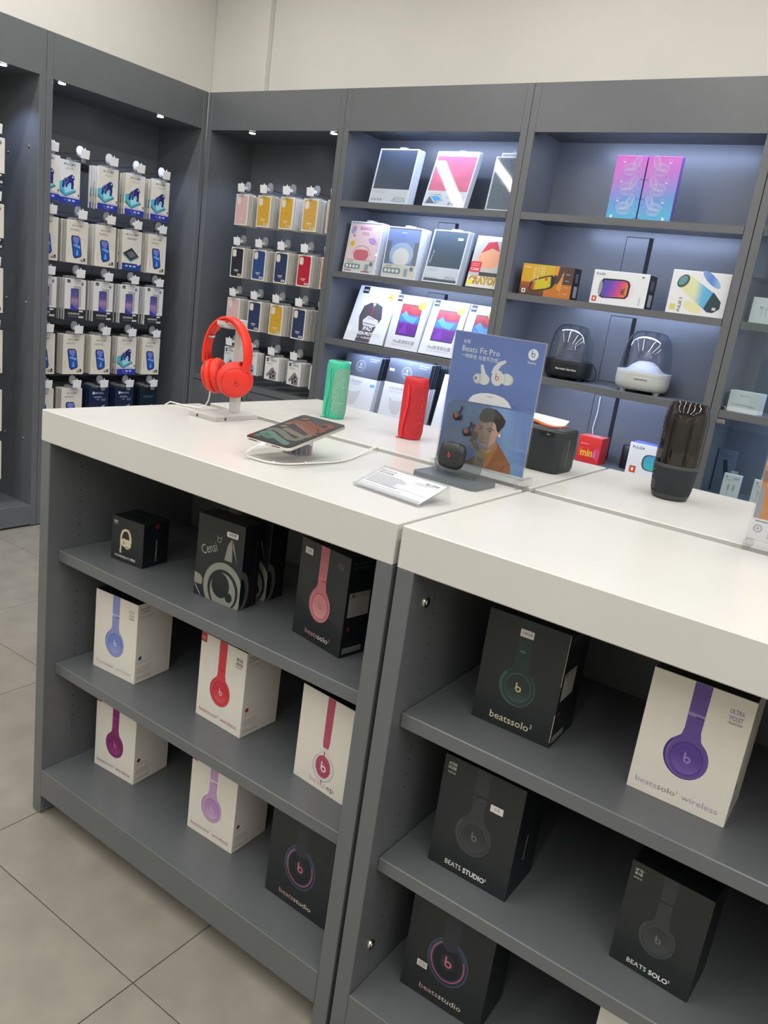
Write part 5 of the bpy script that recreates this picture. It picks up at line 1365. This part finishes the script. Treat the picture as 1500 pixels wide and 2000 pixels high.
def flip_speaker(label, loc, yaw, rubber, grille, mark, cord, braided):
    t = thing('portable_speaker', label, 'speaker', loc, (0, 0, math.radians(yaw)), 'cylindrical portable speakers')
    H = 0.178; PW = 2.35
    prof = [(0.026, 0.0), (0.0315, 0.0015), (0.033, 0.010), (0.0345, 0.022), (0.0345, 0.156), (0.033, 0.168), (0.0315, 0.1765), (0.029, H)]
    def rad(z):
        for (r0, z0), (r1, z1) in zip(prof, prof[1:]):
            if z0 <= z <= z1: return r0 + (r1 - r0) * (z - z0) / max(1e-9, z1 - z0)
        return prof[-1][0]
    def surf(a, z, off):
        ca, sa = math.cos(a), math.sin(a); k = (abs(ca) ** PW + abs(sa) ** PW) ** (-1 / PW); r = rad(z) * k + off
        return (r * ca, r * sa, z)
    MB().lathe(prof, 56, rubber, power=PW).build('body', t, smooth=50)
    T = MB().lathe([(0.029, H - 0.0002), (0.022, H - 0.003), (0.020, H - 0.010)], 40, rubber, power=PW, cap=False); T.build('top_rim', t, smooth=60)
    MB().add([(0.021 * math.cos(b), 0.010 * math.sin(b), H + 0.0003) for b in [2 * PI * i / 24 for i in range(24)]], [tuple(range(24))], BLACKP).build('top_port', t, fix=False)
    # grille: rounded patch following the body
    a_c, a_h, z_c, z_h = math.radians(4), math.radians(78), 0.086, 0.072
    n, m = 48, 8; vs = [surf(a_c, z_c, 0.0008)]; fs = []
    for k in range(1, m + 1):
        for i in range(n):
            b = 2 * PI * i / n; q = (abs(math.cos(b)) ** 5 + abs(math.sin(b)) ** 5) ** (-0.2) * k / m
            vs.append(surf(a_c + a_h * q * math.cos(b), z_c + z_h * q * math.sin(b), 0.0008))
    for i in range(n): fs.append((0, 1 + i, 1 + (i + 1) % n))
    for k in range(m - 1):
        for i in range(n): fs.append((1 + k * n + i, 1 + (k + 1) * n + i, 1 + (k + 1) * n + (i + 1) % n, 1 + k * n + (i + 1) % n))
    g = MB().add(vs, fs, grille).build('grille', t, smooth=80, fix=False)
    def glyph(pts, w):
        q = MB(); P = [Vector(p) for p in pts]
        L = []; R = []
        for i in range(len(P)):
            d = (P[min(i + 1, len(P) - 1)] - P[max(i - 1, 0)]).normalized(); nn = Vector((-d.y, d.x)) * w / 2
            L.append(P[i] + nn); R.append(P[i] - nn)
        N = len(P)
        q.add([surf(p.x / 0.0345, p.y, 0.0013) for p in L + R], [(i, N + i, N + i + 1, i + 1) for i in range(N - 1)], mark)
        q.build('button_mark', g, fix=False)
    u0 = -0.010
    glyph([(u0 - 0.005, 0.122), (u0, 0.131), (u0 + 0.005, 0.122), (u0 - 0.005, 0.122)], 0.0016)
    glyph([(u0 - 0.005, 0.100), (u0 + 0.005, 0.100)], 0.0018); glyph([(u0, 0.095), (u0, 0.105)], 0.0018); glyph([(u0, 0.070), (u0, 0.078)], 0.0018)
    glyph([(u0 - 0.006, 0.050), (u0 - 0.001, 0.054), (u0 + 0.004, 0.049), (u0 + 0.007, 0.053)], 0.0022)
    # wrist cord down the spine
    aa = math.radians(-96); pts = []
    for i in range(25):
        s = i / 24; z = 0.152 - s * 0.146
        p = Vector(surf(aa + math.radians(7 * math.sin(s * 5)), z, 0.0022 + 0.003 * math.sin(s * PI))); pts.append(p)
    if braided:
        for ph in (0, PI):
            MB().tube([p + Vector((0.0012 * math.cos(i * 1.6 + ph), 0.0, 0.0012 * math.sin(i * 1.6 + ph))) for i, p in enumerate(pts)], 0.0014, cord, 6).build('wrist_cord', t, smooth=60)
        pts2 = [Vector(surf(aa + math.radians(16 + 4 * math.sin(i / 24 * 4)), 0.150 - i / 24 * 0.142, 0.0022)) for i in range(25)]
        MB().tube(pts2, 0.0013, cord, 6).build('wrist_cord', t, smooth=60)
        q = MB(); 
        vs = [surf(aa - math.radians(14) + math.radians(12) * math.cos(b), 0.040 + 0.026 * (abs(math.sin(b)) ** 0.6) * (1 if math.sin(b) > 0 else -1), 0.0009) for b in [2 * PI * i / 24 for i in range(24)]]
        q.add(vs, [tuple(range(24))], mat('mint_flap', '46d6a0', 0.5)).build('port_flap', t, fix=False)
    else:
        MB().tube(pts, 0.0024, cord, 8).build('wrist_cord', t, smooth=60)
        MB().tube([p + Vector((0.003, 0.0, 0)) for p in pts], 0.0020, cord, 8).build('wrist_cord', t, smooth=60)
    e = pts[-1]; MB().tube([e, e + Vector((-0.006, -0.004, -0.002)), e + Vector((-0.012, -0.006, -0.0035))], 0.0022, cord, 6).build('cord_end', t, smooth=60)
    p = surf(aa, 0.153, 0.0006); MB().lathe([(0.0045, 0), (0.005, 0.001), (0.003, 0.0018)], 16, rubber, (0, 0, 0)).build('cord_eyelet', t, p, (math.radians(90), 0, aa + PI / 2), smooth=50)
    return t
TEAL = mat('teal_rubber', '3fbb98', 0.5); TEALG = mat('teal_mesh', '74ab92', 0.75, noise=0.2, nscale=260)
REDR = mat('red_rubber', 'c9222e', 0.5); REDG = mat('red_mesh', 'b8262e', 0.75, noise=0.18, nscale=300)
flip_speaker('teal green cylindrical speaker standing on the counter', (0.288, 0.820, TOP), 0, TEAL, TEALG, mat('mint_mark', '7adcb6', 0.5), mat('mint_cord', '48c8a0', 0.6), True)
flip_speaker('red cylindrical speaker standing on the counter', (0.594, 0.797, TOP), 0, REDR, REDG, mat('red_mark', 'd84a4e', 0.5), mat('red_cord', 'e8323c', 0.5), False)

def price_sign():
    t = thing('price_sign', 'clear acrylic price sign reading 1,599 lying on the counter', 'sign', (0.8751, 0.1528, 1.1715), (0.3093, 0, -0.1115))
    MB().box(0, 0, 0, 0.18, 0.100, 0.0022, ACRYL).build('back_sheet', t); MB().box(0, 0, 0.0034, 0.18, 0.100, 0.0056, ACRYL).build('front_sheet', t)
    MB().box(0, -0.001, -0.001, 0.18, 0.003, 0.0062, CLEARW, 0.0008).build('front_lip', t)
    MB().box(0, 0.097, -0.031, 0.18, 0.1005, 0.0056, ACRYL).build('back_leg', t)
    p = MB().box(0.004, 0.004, 0.0024, 0.176, 0.096, 0.0030, mat('sign_paper', 'ece9f0', 0.5)).build('paper_insert', t)
    P = Print('top', h=0.0030); c = '6d6a74'
    P.text('Beats Fit Pro', 8, 84, 8, '5a5862', off=0.006); P.text('真无线耳塞', 8, 74, 8, '5a5862')
    for i in range(7): P.lines(8, 66 - i * 6, 96, 1, 4, '85828e', 1.6)
    P.lines(110, 76, 40, 2, 5, 'b0adb8', 0.8); P.text('¥1,599', 132, 78, 12, '7a6878', off=0.012); P.rect(6, 20, 110, 0.6, '8a8890'); P.rect(60, 34, 108, 0.5, 'b4b0bc'); P.rect(5, 5, 168, 9, 'b9bcc0')
    P.build('lettering', p)
price_sign()

def earbud_display():
    t = thing('earbud_display', 'grey stand with a smoked clear plate carrying black earbuds and their case', 'stand', (0.875, 0.378, TOP), (0, 0, math.radians(-1.5)))
    BASE = mat('grey_metal_base', '6d7478', 0.35, metal=0.3)
    MB().prism(rrect(0, 0, 0.170, 0.108, 0.014, 6), 0, 0.011, BASE, 'z').build('base', t)
    PL = clear('smoked_plate', 'd9dddf', 1.0, 0.02, 1.49, 0.02)
    pl = MB().prism(rrect(0.018, 0.0, 0.144, 0.172, 0.024, 8), 0, 0.0035, PL, 'y').build('plate', t, (0, 0.062, 0.0125), (math.radians(-9), 0, 0))
    MB().prism(rrect(0.019, 0.001, 0.143, 0.171, 0.0235, 8)[0:0] or [(0.03, 0.0), (0.13, 0.0), (0.13, 0.004), (0.03, 0.004)], -0.003, 0.007, BASE, 'y').build('plate_foot', t, (0, 0.062, 0.0112))
    BK = mat('satin_black', '1f2122', 0.38)
    # charging case, a rounded square pebble
    vs = []; fs = []; n, m = 40, 9; hw, hh, th = 0.0335, 0.031, 0.014
    for j in range(m):
        ph = -PI / 2 + PI * j / (m - 1)
        for i in range(n):
            a = 2 * PI * i / n; ca, sa = math.cos(a), math.sin(a); k = (abs(ca) ** 3.6 + abs(sa) ** 3.6) ** (-1 / 3.6)
            s = max(0.02, math.cos(ph)) ** 0.45
            vs.append((hw * k * ca * s, th * math.copysign(abs(math.sin(ph)) ** 0.8, math.sin(ph)), hh * k * sa * s))
    for j in range(m - 1):
        for i in range(n): fs.append((j * n + i, j * n + (i + 1) % n, (j + 1) * n + (i + 1) % n, (j + 1) * n + i))
    fs += [tuple(range(n)), tuple((m - 1) * n + i for i in range(n))]
    cs = MB().add(vs, fs, BK).build('charging_case', t, (0.073, 0.0475, 0.058), (math.radians(-9), 0, 0), smooth=50)
    g = MB(); A = ellipse(0.0004, -0.0012, 0.0036, 0.0036, 20); B = ellipse(0.0004, -0.0012, 0.0021, 0.0021, 20)
    g.add([(u, -0.0143, v) for u, v in A + B], [(i, (i + 1) % 20, 20 + (i + 1) % 20, 20 + i) for i in range(20)], ink('d04a44')); g.add([(u, -0.0143, v) for u, v in ((-0.0032, -0.001), (-0.0017, -0.001), (-0.0017, 0.0075), (-0.0032, 0.0075))], [(0, 1, 2, 3)], ink('d04a44'))
    g.build('case_logo', cs, fix=False)
    MB().box(-0.034 * 0.9, -0.0004, 0.0036, 0.034 * 0.9, 0.0141, 0.0040, BLACKP).build('case_seam', cs) if False else None
    for lx, lz, tilt in ((0.052, 0.145, 10), (0.086, 0.115, 0)):
        b = MB().lathe([(0.0, -0.010), (0.006, -0.009), (0.0095, -0.004), (0.0100, 0.002), (0.008, 0.007), (0.003, 0.009), (0.0, 0.0092)], 24, BK).build('earbud', t, (lx, 0.062 + lz * 0.158 - 0.008, lz), (math.radians(81), 0, math.radians(20)), smooth=60)
        MB().tube([(0.002, 0.006, 0.0), (0.007, 0.013, 0.001), (0.009, 0.019, 0.002), (0.007, 0.024, 0.003)], 0.0024, BK, 8).build('wing_tip', b, smooth=60)
        MB().lathe([(0.005, -0.016), (0.0075, -0.012), (0.006, -0.008)], 18, clear('bud_tip', 'b8bcbc', 1.2, 0.1, 1.45, 0.4, '8a8e8e'), (0.006, -0.002, 0)).build('ear_tip', b, smooth=60)
        g = MB(); A = ellipse(0, -0.0006, 0.0026, 0.0026, 16); B = ellipse(0, -0.0006, 0.0014, 0.0014, 16)
        g.add([(u, v, 0.0094) for u, v in A + B], [(i, (i + 1) % 16, 16 + (i + 1) % 16, 16 + i) for i in range(16)], ink('d04a44')); g.add([(u, v, 0.0094) for u, v in ((-0.0024, -0.0006), (-0.0013, -0.0006), (-0.0013, 0.005), (-0.0024, 0.005))], [(0, 1, 2, 3)], ink('d04a44'))
        g.build('earbud_logo', b, fix=False)
earbud_display()

def poster_stand():
    t = thing('poster_stand', 'clear acrylic stand with a blue earbud poster', 'poster', (0.8505, 0.526, TOP + 0.033))
    w = 0.236
    MB().box(-0.003, -0.0028, -0.012, w + 0.003, -0.0008, 0.304, ACRYL).build('front_sheet', t)
    MB().box(-0.003, 0.0016, -0.012, w + 0.003, 0.0036, 0.304, ACRYL).build('back_sheet', t)
    for xx in (-0.003, w - 0.009):
        MB().box(xx, -0.022, -0.0327, xx + 0.012, 0.058, -0.0125, ACRYL, 0.001).build('foot', t)
    MB().box(-0.003, -0.0028, -0.0255, w + 0.003, 0.0036, -0.0125, CLEARW).build('bottom_rail', t)
    p = MB().box(0, 0, -0.010, w, 0.0008, 0.302, mat('poster_paper', 'd8dade', 0.5)).build('poster', t)
    P = Print('front'); W = 236
    up = gradient('poster_blue_up', [(0.0, '4464aa'), (0.5, '4c70b8'), (1.0, '4465ae')], 2, 0.14, 0.302)
    lo = gradient('poster_blue_low', [(0.0, '3f5fa6'), (0.45, '6a90cc'), (0.8, '86a8da'), (1.0, '5c80be')], 0, 0.0, 0.236, axis2=(2, 0.2))
    P.rect(0.4, 138, W - 0.8, 163.6, up); P.rect(0.4, -6, W - 0.8, 148, lo)
    P.poly([(0.4, 136), (0.4, 140), (W - 0.4, 147), (W - 0.4, 144)], '4f6eae')
    wh = 'e8e9ee'
    P.text('全新', 25, 276, 10, wh); P.text('Beats Fit Pro', 25, 257, 19, wh, width=100, off=-0.004); P.text('一转即合 与音乐为伍', 25, 243, 11, wh, width=99)
    P.ell(208, 274, 12.5, 12.5, wh); P.b_logo(207, 275, 15, '5272b0'); P.text('beats', 208, 253, 9.5, wh, align='c')
    lg, md, dk = 'd6d6da', 'bcbec6', '9a9ca8'
    # left earbud
    P.stroke([(84, 232), (88, 220), (94, 208)], 7, lg, 12); P.ell(94, 200, 16, 13, lg, rot=-15); P.ell(78, 199, 11, 12, md); P.ell(74, 199, 7.5, 8, lg); P.ell(73, 199, 4, 4.5, '6a6c76')
    # right earbud
    P.stroke([(144, 249), (131, 242), (122, 230), (120, 216)], 6, lg, 18); P.ell(129, 208, 16, 18, lg); P.ell(154, 208, 17, 13, md); P.ell(152, 209, 15, 13, lg); P.stroke([(146, 220), (150, 208), (147, 196)], 1, dk); P.b_logo(127, 210, 15, 'c8404a')
    P.poly([(63, 142), (66, 150), (74, 159), (93, 167), (112, 170), (132, 170), (154, 166), (168, 158), (175, 150), (178, 146)], 'dcdce0'); P.ring(118, 164, 8, 3, 1.2, 'c8404a', a0=180, a1=360)
    # figure in a brown jacket, turned to the left, hand at the ear
    br, brd, brl = '9a6238', '6a4026', 'b87c4c'
    P.poly([(80, 92), (97, 90), (107, 74), (104, 58), (90, 47), (82, 50), (90, 70)], brd); P.poly([(86, 48), (106, 50), (108, 18), (84, 2), (80, -5.5), (130, -5.5), (126, 12)], '7a5a3a')
    P.poly([(156, 62), (166, 52), (184, 34), (199, 18), (203, 4), (204, -5.6), (96, -5.6), (124, -2), (134, 12), (148, 39)], br)
    P.poly([(156, 62), (150, 50), (138, 22), (126, -4), (140, -4), (152, 26), (160, 48)], brl); P.stroke([(184, 34), (178, 20), (180, 6)], 1.0, brd); P.stroke([(200, 18), (186, 10), (176, -4)], 1.4, brd)
    P.poly([(120, 40), (139, 48), (154, 60), (149, 39), (134, 16), (122, 0), (106, 2), (108, 28)], 'a8863c'); P.poly([(118, 36), (140, 44), (148, 38), (128, 26)], 'c4a458'); P.poly([(112, 18), (130, 14), (122, 2), (110, 6)], '6a5a30')
    sk, sks, skd = 'd0a896', 'b88a7c', '8a5e54'
    P.poly([(128, 46), (152, 62), (156, 58), (146, 40), (126, 34)], sks)
    P.poly([(101, 106), (121, 110), (140, 106), (151, 95), (156, 79), (151, 61), (139, 47), (129, 42), (119, 44), (111, 55), (104, 70), (100, 88)], sk)
    P.poly([(101, 106), (112, 108), (114, 84), (118, 66), (116, 48), (111, 55), (104, 70), (100, 88)], sks)
    P.poly([(106, 131), (122, 137), (141, 136), (158, 126), (170, 114), (168, 102), (161, 93), (157, 84), (151, 88), (147, 100), (140, 106), (128, 104), (117, 100), (104, 103), (99, 112)], '2b2422')
    P.poly([(120, 134), (141, 132), (156, 120), (150, 116), (134, 124)], '4a3c36')
    P.ell(159, 80, 4.6, 7, sks); P.ell(160, 78, 3, 4, 'e8e6e6')
    P.stroke([(103, 90), (109, 91), (114, 88)], 2.0, '3a2a26'); P.stroke([(126, 87), (134, 90), (144, 87)], 2.2, '3a2a26')
    P.ell(109, 84, 4, 1.6, '4a342e'); P.ell(134, 83, 5, 1.8, '4a342e'); P.ell(134, 83, 1.6, 1.6, '1c1614')
    P.poly([(118, 82), (114, 66), (120, 63), (125, 66)], 'c09484'); P.stroke([(114, 65), (119, 62), (124, 64)], 1.4, skd)
    P.poly([(111, 55), (116, 57), (120, 56), (127, 55), (120, 51)], 'b06a64'); P.stroke([(111, 54.5), (119, 54), (127, 54.5)], 0.8, skd)
    P.poly([(92, 78), (98, 92), (104, 94), (103, 84), (99, 72)], sks)
    P.build('printed_picture', p)
poster_stand()

def poster_right():
    t = thing('poster_stand', 'clear acrylic stand with an orange game poster, cut by the photo edge', 'poster', (1.5835, 0.54, TOP + 0.021))
    w = 0.20
    MB().box(-0.003, -0.0028, 0.0, w + 0.003, -0.0008, 0.29, ACRYL).build('front_sheet', t); MB().box(-0.003, 0.0016, 0.0, w + 0.003, 0.0036, 0.29, ACRYL).build('back_sheet', t)
    for xx in (-0.003, w - 0.009): MB().box(xx, -0.022, -0.0207, xx + 0.012, 0.045, -0.0005, ACRYL, 0.001).build('foot', t)
    p = MB().box(0, 0, 0.001, w, 0.0008, 0.288, mat('poster_white', 'e6e2e8', 0.5)).build('poster', t)
    P = Print('front')
    P.rect(0.4, 44, w * 1000 - 0.8, 243, 'c47c34'); P.poly([(0.4, 44), (0.4, 110), (10, 104), (12, 46)], '8f8e98'); P.rect(0.4, 150, w * 1000 - 0.8, 60, 'd8a438'); P.ell(70, 120, 60, 40, 'd9c4ae'); P.rect(0.4, 118, 14, 22, '8a5a3c')
    P.lines(6, 38, 44, 1, 4, '6a6670', 2.0); P.ring(14, 24, 8, 8, 2, '9a96a4'); P.ell(14, 24, 3, 3, 'b4b0bc')
    P.lines(34, 28, 60, 5, 4.5, '8a86a4', 1.4)
    P.build('printed_picture', p)
poster_right()

def boxy_speaker():
    t = thing('box_speaker', 'black box speaker with an orange strap on the counter', 'speaker', (0.898, 0.787, TOP), (0, 0, math.radians(-1.5)))
    BS = mat('speaker_black', '22282c', 0.5, noise=0.06, nscale=200); BT = mat('speaker_top', '3a3e40', 0.4)
    w, d, h = 0.166, 0.125, 0.114
    pts = rrect(0, 0, w, d, 0.026, 6); ins = rrect(0.004, 0.004, w - 0.004, d - 0.004, 0.024, 6); n = len(pts)
    vs = [(x, y, 0) for x, y in ins] + [(x, y, 0.012) for x, y in pts] + [(x, y, h - 0.004) for x, y in pts] + [(x, y, h) for x, y in ins]
    fs = []
    for k in range(3):
        for i in range(n): fs.append((k * n + i, k * n + (i + 1) % n, (k + 1) * n + (i + 1) % n, (k + 1) * n + i))
    fs += [tuple(range(n - 1, -1, -1)), tuple(3 * n + i for i in range(n))]
    MB().add(vs, fs, BS).build('body', t, smooth=40)
    MB().prism(rrect(0.006, 0.006, w - 0.006, d - 0.006, 0.022, 6), h, h + 0.0006, BT, 'z').build('top_plate', t)
    MB().prism(rrect(0.10, h - 0.018, 0.145, h - 0.006, 0.004), -0.0008, 0.002, mat('speaker_port', '15191c', 0.4), 'y').build('port_panel', t)
    MB().prism(rrect(0.122, h - 0.0135, 0.132, h - 0.0100, 0.0016), -0.0014, -0.0006, STEEL, 'y').build('usb_port', t)
    MB().box(w - 0.0012, 0.052, 0.016, w + 0.0004, 0.056, h - 0.022, mat('speaker_seam', '5f6464', 0.4)).build('side_strip', t)
    SO = mat('orange_strap', 'c86a38', 0.55)
    prof = [(0.005, 0.128), (0.03, 0.126), (0.06, 0.122), (0.09, 0.1165), (0.115, 0.1158), (0.135, 0.119), (0.155, 0.125)]
    vs = []; fs = []
    for i, (x, z) in enumerate(prof):
        y = 0.045 - i * 0.002
        vs += [(x, y, z), (x, y + 0.020, z + 0.001), (x, y + 0.020, z + 0.0035), (x, y, z + 0.0025)]
    for i in range(len(prof) - 1):
        for k in range(4): fs.append((i * 4 + k, i * 4 + (k + 1) % 4, i * 4 + 4 + (k + 1) % 4, i * 4 + 4 + k))
    fs += [(0, 1, 2, 3), (24, 27, 26, 25)]
    MB().add(vs, fs, SO).build('strap', t)
    for x in (0.02, 0.065, 0.105): MB().cyl((x, 0.02 if x < 0.1 else 0.05, h + 0.0006), (x, 0.02 if x < 0.1 else 0.05, h + 0.003), 0.006, STEEL, 14).build('button', t, smooth=40)
    o = thing('leaflet', 'curled white leaflet lying on the black box speaker', 'paper', (0.898, 0.787, TOP + h + 0.001), (0, 0, math.radians(-1.5)))
    vs = []; fs = []
    for i in range(9):
        s = i / 8; y = 0.066 + s * 0.052; z = 0.0005 + 0.016 * s * s
        vs += [(0.004, y, z + 0.004), (0.128, y, z), (0.128, y, z + 0.0006), (0.004, y, z + 0.0046)]
    for i in range(8):
        for k in range(4): fs.append((i * 4 + k, i * 4 + (k + 1) % 4, i * 4 + 4 + (k + 1) % 4, i * 4 + 4 + k))
    fs += [(0, 1, 2, 3), (32, 35, 34, 33)]
    MB().add(vs, fs, mat('leaflet_paper', 'e8e8ee', 0.6)).build('sheet', o, smooth=60)
boxy_speaker()

def tower_speaker():
    t = thing('tower_speaker', 'tall smoky transparent speaker with a black fabric base', 'speaker', (1.338, 0.868, TOP), (0, 0, math.radians(-30)))
    FB = mat('black_fabric', '23282c', 0.85, noise=0.15, nscale=420); RB = mat('dark_rubber', '383c3e', 0.55)
    MB().lathe([(0.036, 0), (0.0415, 0.002), (0.0445, 0.008), (0.0465, 0.014)], 48, RB).build('rubber_foot', t, smooth=50)
    MB().lathe([(0.0465, 0.0142), (0.0495, 0.030), (0.0520, 0.060), (0.0530, 0.080)], 48, FB).build('fabric_base', t, smooth=50)
    MB().lathe([(0.0534, 0.0802), (0.0536, 0.086), (0.0525, 0.0885)], 48, RB).build('collar', t, smooth=50)
    SM = clear('smoked_shell', 'a39d97', 1.3, 0.01, 1.5, 0.0)
    MB().lathe([(0.0525, 0.0885), (0.0530, 0.120), (0.0528, 0.195), (0.0515, 0.212), (0.0475, 0.226), (0.0440, 0.234), (0.0425, 0.2385)], 56, SM, cap=False).build('outer_shell', t, smooth=60)
    MB().lathe([(0.0425, 0.2385), (0.040, 0.232), (0.0, 0.2300)], 48, SM, cap=False).build('top_plate', t, smooth=60)
    MB().lathe([(0.040, 0.0895), (0.040, 0.190), (0.036, 0.204), (0.026, 0.210), (0.0, 0.212)], 48, mat('smoky_core', '4a453f', 0.15), cap=False).build('inner_core', t, smooth=60)
    # control strip with marks
    s = MB(); A = [math.radians(-126 + i * 5) for i in range(7)]
    s.add([(0.0500 * math.cos(a) * (1 + (z - 0.03) * 0.8) * 1.0, 0.0500 * math.sin(a) * (1 + (z - 0.03) * 0.8), z) for z in (0.022, 0.05, 0.074) for a in A], [(r * 7 + i, r * 7 + i + 1, (r + 1) * 7 + i + 1, (r + 1) * 7 + i) for r in range(2) for i in range(6)], RB)
    st = s.build('control_strip', t, fix=False, smooth=60)
    for i in range(4):
        a = math.radians(-112); r = 0.0512 * (1 + (0.030 + i * 0.013 - 0.03) * 0.8)
        MB().cyl((r * math.cos(a), r * math.sin(a), 0.030 + i * 0.013), ((r + 0.0006) * math.cos(a), (r + 0.0006) * math.sin(a), 0.030 + i * 0.013), 0.0016, mat('strip_mark', '8a8e90', 0.5), 8).build('button_mark', st)
tower_speaker()
